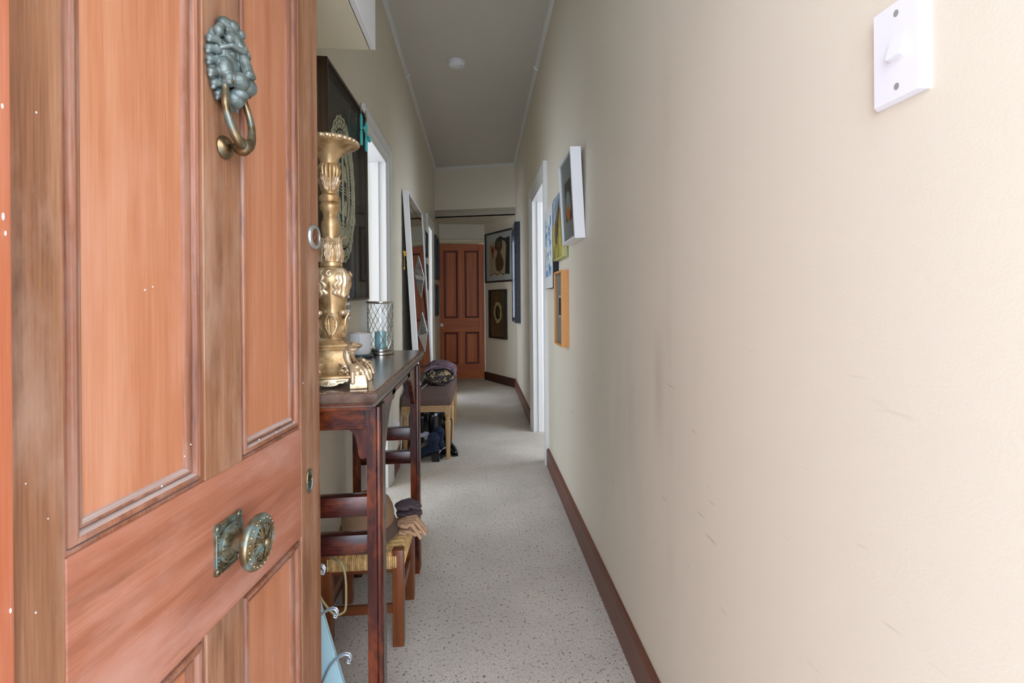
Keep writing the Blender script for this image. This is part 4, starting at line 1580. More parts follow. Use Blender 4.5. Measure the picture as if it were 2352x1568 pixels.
b_ = MB()
b_.loft([sq(h, z) for (h, z) in ((0.026, 0.130), (0.029, 0.124), (0.038, 0.116), (0.044, 0.113), (0.046, 0.109), (0.043, 0.106), (0.046, 0.103), (0.045, 0.099), (0.038, 0.097),
                                 (0.036, 0.086), (0.039, 0.070), (0.046, 0.052), (0.056, 0.038), (0.062, 0.034))])
b_.build('pedestal', 'gilt', ck, smooth=30)
b_ = MB()
b_.loft([sq(h, z) for (h, z) in ((0.062, 0.020), (0.068, 0.022), (0.074, 0.026), (0.074, 0.031), (0.068, 0.035), (0.060, 0.036))])
b_.build('plinth', 'gilt', ck, smooth=30)
for k in range(4):
    aa = PI / 4 + k * PI / 2
    ca, sa_ = math.cos(aa), math.sin(aa)
    b_ = MB()   # block foot
    f = 0.0765
    cx_, cy_ = math.copysign(f, ca), math.copysign(f, sa_)
    hx = 0.021
    b_.loft([[(cx_ - hx * s_, cy_ - hx * s_, z), (cx_ + hx * s_, cy_ - hx * s_, z), (cx_ + hx * s_, cy_ + hx * s_, z), (cx_ - hx * s_, cy_ + hx * s_, z)] for (s_, z) in ((1.0, 0.0), (1.02, 0.004), (1.0, 0.012), (0.86, 0.026), (0.72, 0.034))])
    b_.build('block_foot', 'gilt_high', ck, smooth=30)
    b_ = MB()   # corner volute: band sweeping from the plinth up to a scroll under the slab
    pts, rad = [], []
    for i in range(34):
        t = i / 33
        if t < 0.6:
            u = t / 0.6
            d = 0.100 - 0.048 * math.sin(u * PI / 2) ** 0.8
            z = 0.030 + 0.058 * u ** 1.15
            rr_ = 0.0105 - 0.003 * math.sin(PI * u)
        else:
            u = (t - 0.6) / 0.4
            ph = u * 1.6 * PI
            rad_ = 0.0125 * (1 - 0.55 * u)
            d = 0.0645 - rad_ * math.cos(ph)
            z = 0.092 + rad_ * math.sin(ph) + 0.004
            rr_ = 0.0075 * (1 - 0.35 * u)
        pts.append((d * 1.12 * ca, d * 1.12 * sa_, z))
        rad.append(rr_)
    b_.tube(pts, rad, 8)
    b_.ell((0.082 * ca, 0.082 * sa_, 0.1005), (0.015, 0.015, 0.007), 12, 8, Matrix.Rotation(aa, 3, 'Z'))
    b_.build('corner_volute', 'gilt_high', ck)
    b_ = MB()   # knobbly paw ornament at the volute's foot
    pol = lambda d, tt, z: (d * math.cos(aa + tt), d * math.sin(aa + tt), z)
    for tt in (-0.20, -0.07, 0.07, 0.20):      # claw-like leaf lobes running down the corner
        b_.cap(pol(0.094, tt * 0.6, 0.058), pol(0.112, tt, 0.040), 0.0062, 0.0068)
        b_.cap(pol(0.112, tt, 0.040), pol(0.117, tt * 1.1, 0.022), 0.0066, 0.0060)
        b_.ell(pol(0.1185, tt * 1.15, 0.0175), (0.0062, 0.0062, 0.0055), 10, 7)
    for tt in (-0.30, 0.30):                   # side curls
        b_.tube([pol(0.100 + 0.009 * math.cos(t), tt + 0.03 * math.sin(t) * (1 if tt > 0 else -1), 0.046 + 0.009 * math.sin(t)) for t in [i * 0.45 for i in range(12)]], 0.0034, 7)
    b_.ell(pol(0.100, 0, 0.052), (0.011, 0.011, 0.010), 12, 8)
    b_.blob('corner_paw', 'gilt_high', ck, voxel=0.0016, smooth=3)
    # face ornaments between corners: C-scrolls and a shell apron
    fa = k * PI / 2
    rot = Matrix.Rotation(fa, 3, 'Z')
    for q_ in (-1, 1):
        b_ = MB()
        for (ox, oz, r0, t0, t1) in ((0.036, 0.047, 0.008, 0.2, 1.7), (0.030, 0.040, 0.006, -0.9, 0.9), (0.042, 0.041, 0.006, -0.6, 1.2)):
            pts = []
            for i in range(12):
                t = PI * (t0 + (t1 - t0) * i / 11)
                pts.append(rot @ Vector((0.054 + (0.047 - oz) * 0.4 + 0.004, q_ * (ox + r0 * math.cos(t)), oz + r0 * math.sin(t))))
            b_.tube(pts, 0.0026, 6)
        for i in range(3):
            b_.cap(rot @ Vector((0.050, q_ * (0.030 - 0.004 * i), 0.056 + 0.003 * i)), rot @ Vector((0.055, q_ * (0.044 - 0.002 * i), 0.046 + 0.005 * i)), 0.0022, 0.003, 6)
        b_.build('face_scroll', 'gilt_high', ck)
    b_ = MB()
    shp = [(-0.050, 0.024), (-0.046, 0.016), (-0.040, 0.017), (-0.034, 0.012), (-0.026, 0.013), (-0.018, 0.008), (-0.008, 0.006), (0.008, 0.006), (0.018, 0.008), (0.026, 0.013), (0.034, 0.012), (0.040, 0.017), (0.046, 0.016), (0.050, 0.024)]
    v0 = len(b_.bm.verts)
    b_.prism(shp, 'X', 0.066, 0.0735)
    for i in range(5):
        a2 = -0.9 + 0.45 * i
        b_.cap((0.0735, 0.004 * math.sin(a2), 0.019), (0.0740, 0.016 * math.sin(a2), 0.019 - 0.009 * math.cos(a2)), 0.0018, 0.0026, 6)
    for q_ in (-1, 1):
        b_.cap((0.0735, q_ * 0.020, 0.018), (0.0735, q_ * 0.040, 0.020), 0.0022, 0.0018, 6)
    bmesh.ops.rotate(b_.bm, verts=b_.bm.verts, cent=(0, 0, 0), matrix=rot)
    b_.build('shell_apron', 'gilt_high', ck, smooth=30)

# ------------------------------------------------------------------ candle, lantern and hanging crystals on the table
cj = thing('jar_candle', 'white candle in a squat glass jar on a dark glass coaster, on the console table', 'candle', (-0.492, 2.10, 0.9505))
b_ = MB()
b_.lathe([(0.052, 0.0), (0.053, 0.003), (0.053, 0.009), (0.050, 0.011), (0.001, 0.011)], 40)
b_.build('coaster', 'coaster', cj)
b_ = MB()
b_.lathe([(0.030, 0.0115), (0.038, 0.013), (0.043, 0.022), (0.0445, 0.040), (0.0445, 0.098), (0.0450, 0.100), (0.0430, 0.101), (0.0420, 0.098), (0.0420, 0.088), (0.001, 0.087)], 40)
b_.build('jar', 'white_glass', cj)
b_ = MB()
b_.lathe([(0.0418, 0.0875), (0.0418, 0.089), (0.001, 0.089)], 32)
b_.tube([(0, 0, 0.088), (0.001, 0.001, 0.099)], 0.001, 6)
b_.build('wax', 'wax_white', cj)
b_ = MB()
pts = [(0.0435 * math.cos(2 * PI * k / 36), 0.0435 * math.sin(2 * PI * k / 36), 0.1005) for k in range(36)]
b_.tube(pts, 0.0014, 6, closed=True)
b_.build('rim', 'gilt', cj)

ln = thing('hurricane_lantern', 'cylindrical silver lattice candle holder with glass on the console table', 'candle holder', (-0.432, 2.215, 0.9505))
b_ = MB()
b_.lathe([(0.052, 0.0), (0.058, 0.002), (0.058, 0.010), (0.055, 0.013), (0.056, 0.017), (0.056, 0.024), (0.050, 0.027), (0.001, 0.027)], 40)
b_.build('foot', 'silver', ln)
b_ = MB()
b_.lathe([(0.0545, 0.220), (0.0575, 0.221), (0.0590, 0.225), (0.0575, 0.230), (0.0545, 0.231), (0.0525, 0.226), (0.0545, 0.220)], 44, caps=False)
b_.build('rim', 'silver', ln)
b_ = MB()
NW = 8
for k in range(NW):
    for s_ in (-1, 1):
        pts = []
        for i in range(15):
            t = i / 14
            a = 2 * PI * k / NW + s_ * t * 2 * PI * 0.30
            pts.append((0.0545 * math.cos(a), 0.0545 * math.sin(a), 0.024 + 0.198 * t))
        b_.tube(pts, 0.0013, 5)
b_.build('lattice', 'silver', ln)
b_ = MB()
b_.lathe([(0.0520, 0.027), (0.0520, 0.222)], 40, caps=False)
b_.build('glass_cylinder', 'clear_glass', ln)
b_ = MB()
b_.lathe([(0.0235, 0.028), (0.0240, 0.030), (0.0240, 0.094), (0.0220, 0.099), (0.016, 0.096), (0.001, 0.093)], 32)
b_.tube([(0, 0, 0.092), (0.001, 0, 0.104)], 0.001, 6)
b_.build('pillar_candle', 'wax_blue', ln, label='pale turquoise pillar candle')

cr = thing('crystal_pendant', 'string of clear crystal drops hanging behind the gilt candlestick', 'pendant', (-0.405, 1.525, 1.135))
b_ = MB()
b_.tube([(-0.023, 0.0, 0.222), (-0.020, -0.002, 0.190), (-0.012, -0.004, 0.150), (0.0, 0, 0.108)], 0.0009, 6)
b_.build('thread', 'gilt', cr)
b_ = MB()
b_.lathe([(0.0015, 0.150), (0.004, 0.142), (0.0035, 0.115), (0.002, 0.108)], 12, -0.010, 0)
b_.build('gold_tip', 'gilt_high', cr)
for k in range(5):
    b_ = MB()
    for j in range(4):
        pts = [(-0.012 + 0.0085 * j + 0.0055 * math.cos(2 * PI * i / 14), 0.002 * j, 0.094 - k * 0.0215 + 0.0058 * math.sin(2 * PI * i / 14)) for i in range(14)]
        b_.tube(pts, 0.0009, 5, closed=True)
    b_.build('wire_ring', 'silver', cr)
    for j in range(2):
        b_ = MB()
        b_.box(-0.016 + j * 0.018, 0.0 + j * 0.018, -0.003, 0.004, 0.078 - k * 0.0215, 0.087 - k * 0.0215, 0.0018, 1)
        b_.build('crystal', 'crystal', cr, smooth=0)

# ------------------------------------------------------------------ rush stool under the table, hat and gloves
st = thing('rush_stool', 'low wooden stool with a woven rush seat under the console table', 'stool', (-0.40, 1.865, 0))
sx = lambda x: x + 0.40
sy = lambda y: y - 1.865
SX = ((-0.302, -0.264), (-0.540, -0.502))
SY = ((1.715, 1.748), (1.980, 2.013))
for (x0, x1) in SX:
    for (y0, y1) in SY:
        b_ = MB()
        b_.box(sx(x0), sx(x1), sy(y0), sy(y1), 0, 0.330, 0.003, 2)
        b_.build('leg', 'stool_wood', st)
for (y0, y1) in SY:
    for (z0, z1) in ((0.112, 0.142), (0.252, 0.277)):
        b_ = MB()
        b_.box(sx(-0.504), sx(-0.300), sy(y0 + 0.008), sy(y0 + 0.024), z0, z1, 0.002)
        b_.build('rung', 'stool_rail', st)
for (x0, x1) in SX:
    for (z0, z1) in ((0.140, 0.170), (0.252, 0.277)):
        b_ = MB()
        b_.box(sx(x0 + 0.010), sx(x0 + 0.027), sy(1.746), sy(1.982), z0, z1, 0.002)
        b_.build('rung', 'stool_rail', st)
# woven seat: four triangular fields of cords wrapped over the rails
b_ = MB()
x0, x1, y0, y1 = sx(-0.538), sx(-0.266), sy(1.718), sy(2.010)
mx_, my_ = (x0 + x1) / 2, (y0 + y1) / 2
zr = 0.300
rc = 0.0033
nc = 40


def cordline(p_edge, p_in, out_dir):
    pe, pi = Vector(p_edge), Vector(p_in)
    o_ = Vector(out_dir)
    pts = [pe - o_ * 0.012 + Vector((0, 0, -0.034)), pe + Vector((0, 0, -0.030)), pe + o_ * 0.004 + Vector((0, 0, -0.012)), pe + o_ * 0.002 + Vector((0, 0, 0.010)), pe - o_ * 0.012 + Vector((0, 0, 0.0185)), pi + Vector((0, 0, 0.016))]
    return pts


rush1, rush2 = MB(), MB()
for k in range(nc):
    t = (k + 0.5) / nc
    inset = min(t, 1 - t)
    if 0.08 < t < 0.92:
        xx = x0 + (x1 - x0) * t
        yin = y0 + (y1 - y0) * inset
        (rush1 if k % 3 else rush2).tube(cordline((xx, y0, zr), (xx, yin, zr), (0, -1, 0)), rc, 6)
        (rush1 if k % 3 else rush2).tube(cordline((xx, y1, zr), (xx, y1 - (yin - y0), zr), (0, 1, 0)), rc, 6)
        yy = y0 + (y1 - y0) * t
        xin = x0 + (x1 - x0) * inset
        (rush1 if k % 4 else rush2).tube(cordline((x1, yy, zr), (x1 - (xin - x0), yy, zr), (1, 0, 0)), rc * 1.05, 6)
        (rush1 if k % 4 else rush2).tube(cordline((x0, yy, zr), (xin, yy, zr), (-1, 0, 0)), rc * 1.05, 6)
seat = rush1.build('rush_seat', 'rush', st)
seat['kind'] = 'stuff'
s2 = rush2.build('rush_strand', 'rush_light', seat)
s2['kind'] = 'stuff'
b_ = MB()
b_.box(x0 + 0.02, x1 - 0.02, y0 + 0.02, y1 - 0.02, 0.290, 0.3125)
b_.build('seat_filling', 'rush', st)

ht = thing('cloche_hat', 'tan felt cloche hat with a brown brim on the rush stool', 'hat', (-0.408, 1.843, 0.3265), math.radians(20))
b_ = MB()
NR = 48


def hat_ring(r, z, ox=0.0, sq_=1.0, wob=0.0):
    return [(ox + r * 1.06 * math.cos(2 * PI * k / NR) * sq_, r * 0.95 * math.sin(2 * PI * k / NR), z + wob * math.sin(2 * PI * k / NR * 1 + 0.6) + 0.35 * wob * math.cos(4 * PI * k / NR)) for k in range(NR)]


b_.loft([hat_ring(0.086, 0.030, wob=0.010), hat_ring(0.0875, 0.050, wob=0.008), hat_ring(0.087, 0.075, wob=0.004), hat_ring(0.082, 0.105), hat_ring(0.071, 0.130), hat_ring(0.054, 0.147), hat_ring(0.032, 0.157), hat_ring(0.010, 0.160), hat_ring(0.001, 0.160)])
b_.build('crown', 'felt_tan', ht)
b_ = MB()
b_.loft([hat_ring(0.1015, 0.006, wob=0.004), hat_ring(0.104, 0.008, wob=0.004), hat_ring(0.101, 0.014, wob=0.006), hat_ring(0.0945, 0.028, wob=0.010), hat_ring(0.0895, 0.044, wob=0.010), hat_ring(0.086, 0.046, wob=0.010)], caps=False)
b_.build('brim', 'felt_brown', ht)
b_ = MB()
b_.tube([(p[0], p[1], p[2]) for p in hat_ring(0.1035, 0.007, wob=0.004)], 0.0018, 6, closed=True)
b_.build('brim_binding', 'felt_tan', ht)
b_ = MB()
b_.tube([(p[0], p[1], p[2]) for p in hat_ring(0.0885, 0.046, wob=0.010)], 0.003, 6, closed=True)
b_.build('hat_band', 'felt_brown', ht)


def glove(name, label, loc, rz, mat, fingers, palm, group, tilt=0.0):
    """fingers: list of (base, mid, tip, radius)"""
    r = thing(name, label, 'glove', loc, rz, group)
    r.rotation_euler = (0, tilt, rz)
    b = MB()
    for (c, rr) in palm:
        b.ell(c, rr)
    for (p0, p1, p2, rad) in fingers:
        b.cap(p0, p1, rad, rad * 0.95)
        b.cap(p1, p2, rad * 0.95, rad * 0.8)
    b.blob('glove_body', mat, r, voxel=0.0022, smooth=4)
    return r


def fingers(zs, spread, ln_, r, bend):
    out_ = []
    for i in range(4):
        yb = -0.027 + 0.018 * i
        l_ = ln_ * (0.86, 1.0, 0.97, 0.80)[i]
        a = (i - 1.5) * spread
        p0 = (0.025, yb, zs)
        p1 = (0.025 + l_ * 0.55, yb + a * l_ * 0.55, zs + 0.004)
        p2 = (0.025 + l_, yb + a * l_, zs + bend)
        out_.append((p0, p1, p2, r))
    out_.append(((0.012, -0.025, zs), (0.028, -0.040, zs + 0.002), (0.046, -0.044, zs), r))
    return out_


pal = lambda z: [((0.020, 0.0, z), (0.022, 0.034, 0.009))]
gz = 0.3185
glove('knitted_glove', 'dark mauve glove lying uppermost behind the hat on the stool', (-0.338, 1.992, gz + 0.052), 0.20, 'glove_dark', fingers(0.0, 0.10, 0.072, 0.0095, -0.008), pal(0.0), 'dark gloves on the rush stool')
glove('knitted_glove', 'dark mauve glove lying underneath its mate on the stool', (-0.332, 1.992, gz + 0.026), 0.06, 'glove_dark', fingers(0.0, 0.06, 0.070, 0.0095, -0.006), pal(0.0), 'dark gloves on the rush stool')
glove('leather_glove', 'tan leather glove with fingers pointing out past the stool edge', (-0.312, 1.895, gz + 0.031), -0.10, 'glove_tan', fingers(0.0, 0.16, 0.082, 0.0085, -0.040), pal(0.0), 'tan gloves on the rush stool')
glove('leather_glove', 'tan leather glove beneath the other tan glove by the hat brim', (-0.312, 1.890, gz + 0.010), -0.24, 'glove_tan', fingers(0.0, 0.10, 0.070, 0.0080, -0.004), pal(0.0), 'tan gloves on the rush stool')

# loose cord and hook rack beside the stool
b_ = MB()
pts = [(-0.512, 1.585, 0.305), (-0.500, 1.59, 0.262), (-0.482, 1.60, 0.222), (-0.458, 1.60, 0.197), (-0.436, 1.60, 0.200), (-0.426, 1.60, 0.215), (-0.424, 1.60, 0.262), (-0.425, 1.60, 0.305), (-0.432, 1.605, 0.338), (-0.448, 1.615, 0.358), (-0.47, 1.64, 0.350), (-0.485, 1.68, 0.337)]
sm = []
for i in range(len(pts) - 1):
    for k in range(4):
        t = k / 4
        p0, p1, p2, p3 = [Vector(pts[max(0, min(len(pts) - 1, i + d))]) for d in (-1, 0, 1, 2)]
        sm.append(0.5 * ((2 * p1) + (p2 - p0) * t + (2 * p0 - 5 * p1 + 4 * p2 - p3) * t * t + (3 * p1 - p0 - 3 * p2 + p3) * t ** 3))
sm.append(Vector(pts[-1]))
org = Vector((-0.458, 1.60, 0.197))
b_.tube([p - org for p in sm], 0.0035, 8)
o = b_.build('power_cord', 'cord_cream')
o.location = org
tag(o, 'cream cord hanging in a loop in front of the rush stool', 'cord')

hr = thing('hook_rack', 'pale blue rack with curled chrome wire hooks leaning under the console table', 'hook rack', (-0.375, 1.465, 0.0), 0.0)
hr.rotation_euler = (0, math.radians(-15.3), 0)
b_ = MB()
b_.prism([(0.0, 0.0005), (0.0, 0.43), (-0.012, 0.44), (-0.055, 0.44), (-0.062, 0.43), (-0.062, 0.0175)], 'Y', -0.007, 0.007)
bd = b_.build('board', 'pale_blue_paint', hr)
b_ = MB()
b_.box(-0.0035, 0.0015, -0.009, 0.009, 0.002, 0.43, 0.001)
b_.build('board_edge', 'pale_blue_paint', bd)
for zz in (0.125, 0.262, 0.392):
    for q_ in (0, 1):
        b_ = MB()
        y_ = -0.010 - q_ * 0.009
        ex = [(-0.055, -0.010), (-0.046, 0.000), (-0.030, 0.020), (-0.014, 0.038), (0.002, 0.050), (0.018, 0.056), (0.034, 0.058), (0.044, 0.052), (0.046, 0.042), (0.040, 0.030), (0.034, 0.034), (0.038, 0.044)]
        b_.tube([(x_, y_, zz + z_ - 0.010) for (x_, z_) in ex], 0.0026, 8)
        b_.build('wire_hook', 'hook_wire', hr)

# ------------------------------------------------------------------ pictures
# local frame: x to the viewer's right, front faces -y, z up, back of the frame at y = 0


def picture(name, label, loc, rotz, wd, ht_, dep, border, fmat, inner=None, glass=True, rotx=0.0, lip=None, roty=0.0, group=None, recess=0.012, innermat='mount_white', mount=0.010):
    r = thing(name, label, 'picture', loc, rotz, group)
    r.rotation_euler = (rotx, roty, rotz)
    b = MB()
    e = 0.0015
    pf = [(0, 0), (0, -dep + e), (e, -dep), (border - e, -dep), (border, -dep + e), (border, 0)]
    b.ring_frame(wd, ht_, pf)
    b.build('frame', fmat, r, smooth=30)
    b = MB()
    b.box(-wd / 2 + border - 0.002, wd / 2 - border + 0.002, -mount, -0.002, border - 0.002, ht_ - border + 0.002)
    b.build('backing', innermat, r, smooth=0)
    if glass:
        b = MB()
        yg = -dep + recess
        b.box(-wd / 2 + border - 0.001, wd / 2 - border + 0.001, yg, yg + 0.002, border - 0.001, ht_ - border + 0.001)
        b.build('glass_pane', 'clear_glass', r, smooth=0)
    return r


def flat(parent, nm, poly, mat, y=-0.0105, th=0.0008):
    b = MB()
    b.prism(poly, 'Y', y - th, y)
    return b.build(nm, mat, parent, smooth=0)


def rect(x0, x1, z0, z1):
    return [(x0, z0), (x1, z0), (x1, z1), (x0, z1)]


# large dark shadow box on the left wall with a lace oval
bp_ = picture('shadow_box', 'large dark shadow box picture of an oval lace piece above the console table', (WL, 2.185, 1.185), PI / 2, 0.635, 0.895, 0.050, 0.011, 'dark_frame', glass=True, recess=0.006, innermat='box_mount', roty=math.radians(-1.5))
b_ = MB()
cx_, cz_, ra, rb = -0.002, 0.475, 0.195, 0.305


def ov(k, wob=0.0, n_=64, nw=26, y=-0.014):
    return [(cx_ + ra * k * (1 + wob * math.cos(nw * 2 * PI * i / n_)) * math.cos(2 * PI * i / n_), y, cz_ + rb * k * (1 + wob * math.cos(nw * 2 * PI * i / n_)) * math.sin(2 * PI * i / n_)) for i in range(n_)]


b_.prism([(p[0], p[2]) for p in ov(0.97)], 'Y', -0.0125, -0.0105)
b_.build('lace_ground', 'lace_dark', bp_, smooth=0)
b_ = MB()
for k, wob, rr in ((1.0, 0.018, 0.0035), (0.93, 0.0, 0.0022), (0.80, 0.0, 0.0028), (0.77, 0.0, 0.0022), (0.55, 0.012, 0.003), (0.50, 0.0, 0.002), (0.36, 0.0, 0.0025)):
    b_.tube(ov(k, wob, 104 if wob else 64, 26), rr, 5, closed=True)
for i in range(40):      # diamond edging
    a = 2 * PI * i / 40
    for q_ in (-1, 1):
        b_.tube([(cx_ + ra * 0.84 * math.cos(a), -0.0135, cz_ + rb * 0.84 * math.sin(a)), (cx_ + ra * 0.90 * math.cos(a + q_ * 0.07), -0.0135, cz_ + rb * 0.90 * math.sin(a + q_ * 0.07)), (cx_ + ra * 0.97 * math.cos(a), -0.0135, cz_ + rb * 0.97 * math.sin(a))], 0.0018, 4)
for i in range(90):      # radiating threads
    a = 2 * PI * i / 90
    if abs(math.cos(a)) < 0.97:
        b_.tube([(cx_ + ra * 0.56 * math.cos(a), -0.013, cz_ + rb * 0.56 * math.sin(a)), (cx_ + ra * 0.66 * math.cos(a + 0.03), -0.0135, cz_ + rb * 0.66 * math.sin(a + 0.03)), (cx_ + ra * 0.76 * math.cos(a), -0.013, cz_ + rb * 0.76 * math.sin(a))], 0.0013, 4)
for off in (-0.010, 0.0, 0.010):   # crossing braids
    b_.tube([(cx_ + off + 0.0015 * math.sin(i * 1.9), -0.0145, cz_ - rb * 0.54 + rb * 1.08 * i / 40) for i in range(41)], 0.0018, 4)
    b_.tube([(cx_ - ra * 0.78 + ra * 1.56 * i / 40, -0.015, cz_ + off * 1.3 + 0.0015 * math.sin(i * 1.9)) for i in range(41)], 0.0020, 4)
b_.build('lace_braid', 'lace', bp_)
for (ox, oz) in ((-0.045, 0.075), (0.045, 0.075), (-0.045, -0.075), (0.045, -0.075)):
    b_ = MB()
    b_.ell((cx_ + ox, -0.013, cz_ + oz), (0.020, 0.0018, 0.036), 14, 8)
    b_.build('lace_petal', 'lace', bp_)
for s_ in (-1, 1):        # ribbon tails at the sides
    b_ = MB()
    for q_ in (0, 1):
        b_.tube([(cx_ + s_ * ra * (0.98 + 0.12 * t), -0.012, cz_ - 0.03 - q_ * 0.012 - 0.07 * t * q_ + 0.01 * math.sin(5 * t)) for t in [i / 10 for i in range(11)]], 0.002, 4)
    b_.build('ribbon_tail', 'lace', bp_)

# turquoise ornament hung on the corner of the shadow box
tq = thing('turquoise_earrings', 'pair of turquoise bead drops hanging from the shadow box corner', 'ornament', (-0.524, 2.385, 1.885))
for k, (yy, dz, dx_) in enumerate(((-0.105, 0.0, 0.002), (0.0, 0.004, 0.0))):
    b_ = MB()
    b_.tube([(dx_, yy, 0.143 + dz), (dx_ - 0.006, yy, 0.192 + dz)], 0.0012, 5)
    for i in range(6):
        b_.ell((dx_, yy, 0.143 + dz + i * 0.009), (0.003, 0.003, 0.0042), 7, 5)
    b_.build('chain', 'silver', tq)
    b_ = MB()
    b_.lathe([(0.004, 0.072), (0.0065, 0.076), (0.0065, 0.128), (0.003, 0.142)], 12, dx_, yy)
    b_.build('upper_bead', 'turquoise', tq)
    b_ = MB()
    b_.lathe([(0.004, 0.0 + dz), (0.0068, 0.004 + dz), (0.0068, 0.060 + dz), (0.0045, 0.070 + dz)], 12, dx_, yy)
    b_.build('lower_bead', 'turquoise', tq)
for (yy, zz) in ((-0.050, 0.098), (0.035, 0.080)):
    b_ = MB()
    b_.cap((0.006, yy - 0.006, zz), (0.006, yy + 0.008, zz - 0.012), 0.0085, 0.0075)
    b_.build('side_bead', 'turquoise', tq)
b_ = MB()
b_.tube([(0.006, -0.120, 0.085), (0.010, -0.080, 0.076), (0.010, -0.020, 0.074), (0.006, 0.030, 0.084)], 0.0014, 6)
b_.build('wire', 'silver', tq)

# leaning mirror standing on the bench
mr = thing('leaning_mirror', 'tall white-edged mirror with faceted star ornaments leaning on the left wall', 'mirror', (-0.500, 4.365, 0.5215), PI / 2)
mr.rotation_euler = (math.radians(-3.05), 0, PI / 2)
MW, MH = 0.99, 1.515
b_ = MB()
b_.ring_frame(MW, MH, [(0, 0), (0, -0.040), (0.004, -0.044), (0.016, -0.044), (0.016, 0)])
b_.build('edge_frame', 'frame_white', mr, smooth=30)
b_ = MB()
b_.box(-MW / 2 + 0.010, MW / 2 - 0.010, -0.036, -0.004, 0.010, MH - 0.010)
b_.build('mirror_pane', 'mirror_glass', mr, smooth=0)
b_ = MB()
b_.ring_frame(MW - 0.03, MH - 0.03, [(0, -0.035), (0.0, -0.0375), (0.075, -0.0375), (0.078, -0.0355)], 0.015)
b_.build('mirror_border', 'mirror_glass', mr, smooth=0)
b_ = MB()
b_.ring_frame(MW - 0.186, MH - 0.186, [(0, -0.034), (0, -0.0365), (0.003, -0.0365), (0.003, -0.034)], 0.093)
b_.build('border_line', 'black', mr, smooth=0)
for zc in (0.875, 0.385):
    for (cx_, wd_) in ((0.0, 0.38),):
        b_ = MB()
        tops = (0, -0.070, zc)
        P4 = [(-wd_, -0.037, zc), (0, -0.037, zc + 0.185), (wd_, -0.037, zc), (0, -0.037, zc - 0.185)]
        inn = [(-0.028, -0.050, zc + 0.0), (0, -0.050, zc + 0.02), (0.028, -0.050, zc), (0, -0.050, zc - 0.02)]
        bm = b_.bm
        A = [bm.verts.new(p) for p in P4]
        t_ = bm.verts.new(tops)
        for i in range(4):
            bm.faces.new((A[i], A[(i + 1) % 4], t_))
        bm.faces.new(list(reversed(A)))
        st_ = b_.build('star_ornament', 'mirror_bevel', mr, smooth=0)
        b_ = MB()
        for i in range(4):
            b_.tube([P4[i], P4[(i + 1) % 4]], 0.0028, 5)
            b_.tube([P4[i], tops], 0.0022, 5)
        b_.build('star_edge', 'chrome', st_)

# ------------------------------------------------------------------ upholstered bench
bn = thing('bench', 'upholstered brown bench with turned pale oak legs along the left wall', 'bench', (-0.396, 4.24, 0))
BX, BY = 0.178, 0.535
for ix in (-1, 1):
    for iy in (-1, 0, 1):
        cx_, cy_ = ix * (BX - 0.020), iy * (BY - 0.020)
        b_ = MB()
        b_.box(cx_ - 0.021, cx_ + 0.021, cy_ - 0.021, cy_ + 0.021, 0.338, 0.405, 0.002)
        prf = [(0.0125, 0.0), (0.0145, 0.004), (0.0165, 0.026), (0.0175, 0.040), (0.0150, 0.043), (0.0150, 0.050), (0.0160, 0.053), (0.0205, 0.270), (0.0195, 0.288), (0.0145, 0.296), (0.0195, 0.302), (0.0195, 0.312), (0.0155, 0.316), (0.0155, 0.322), (0.0205, 0.328), (0.0205, 0.339)]
        b_.lathe(prf, 24, cx_, cy_)
        lg = b_.build('leg', 'bench_oak', bn, smooth=25)
        b_ = MB()
        if iy == -1:
            yy = cy_ - 0.0215
            b_.tube([(cx_ + 0.0095 * math.cos(2 * PI * k / 14), yy, 0.372 + 0.0095 * math.sin(2 * PI * k / 14)) for k in range(14)], 0.0015, 5, closed=True)
            b_.ell((cx_, yy, 0.372), (0.004, 0.002, 0.004), 8, 6)
            b_.build('rosette', 'bench_oak', lg)
        else:
            b_.bm.free()
for iy in (-1, 1):
    b_ = MB()
    y_ = iy * (BY - 0.004)
    for k in range(3):
        zc = 0.356 + 0.0165 * k
        b_.box(-BX + 0.038, BX - 0.038, min(y_, y_ - iy * 0.016), max(y_, y_ - iy * 0.016), zc, zc + 0.0150, 0.004, 2)
    b_.box(-BX + 0.038, BX - 0.038, min(y_ - iy * 0.004, y_ - iy * 0.018), max(y_ - iy * 0.004, y_ - iy * 0.018), 0.356, 0.405)
    b_.build('end_rail', 'bench_oak_x', bn)
for ix in (-1, 1):
    for iy in (-0.5, 0.5):
        b_ = MB()
        x_ = ix * (BX - 0.004)
        yc = iy * (BY - 0.02)
        for k in range(3):
            zc = 0.356 + 0.0165 * k
            b_.box(min(x_, x_ - ix * 0.016), max(x_, x_ - ix * 0.016), yc - 0.237, yc + 0.237, zc, zc + 0.0150, 0.004, 2)
        b_.box(min(x_ - ix * 0.004, x_ - ix * 0.018), max(x_ - ix * 0.004, x_ - ix * 0.018), yc - 0.237, yc + 0.237, 0.356, 0.405)
        b_.build('side_rail', 'bench_oak_x', bn)
b_ = MB()


def rrect(hx, hy, r, z, n_=6):
    out_ = []
    for (qx, qy, a0) in ((1, 1, 0), (-1, 1, PI / 2), (-1, -1, PI), (1, -1, 3 * PI / 2)):
        for k in range(n_ + 1):
            a = a0 + PI / 2 * k / n_
            out_.append((qx * (hx - r) + r * math.cos(a), qy * (hy - r) + r * math.sin(a), z))
    return out_


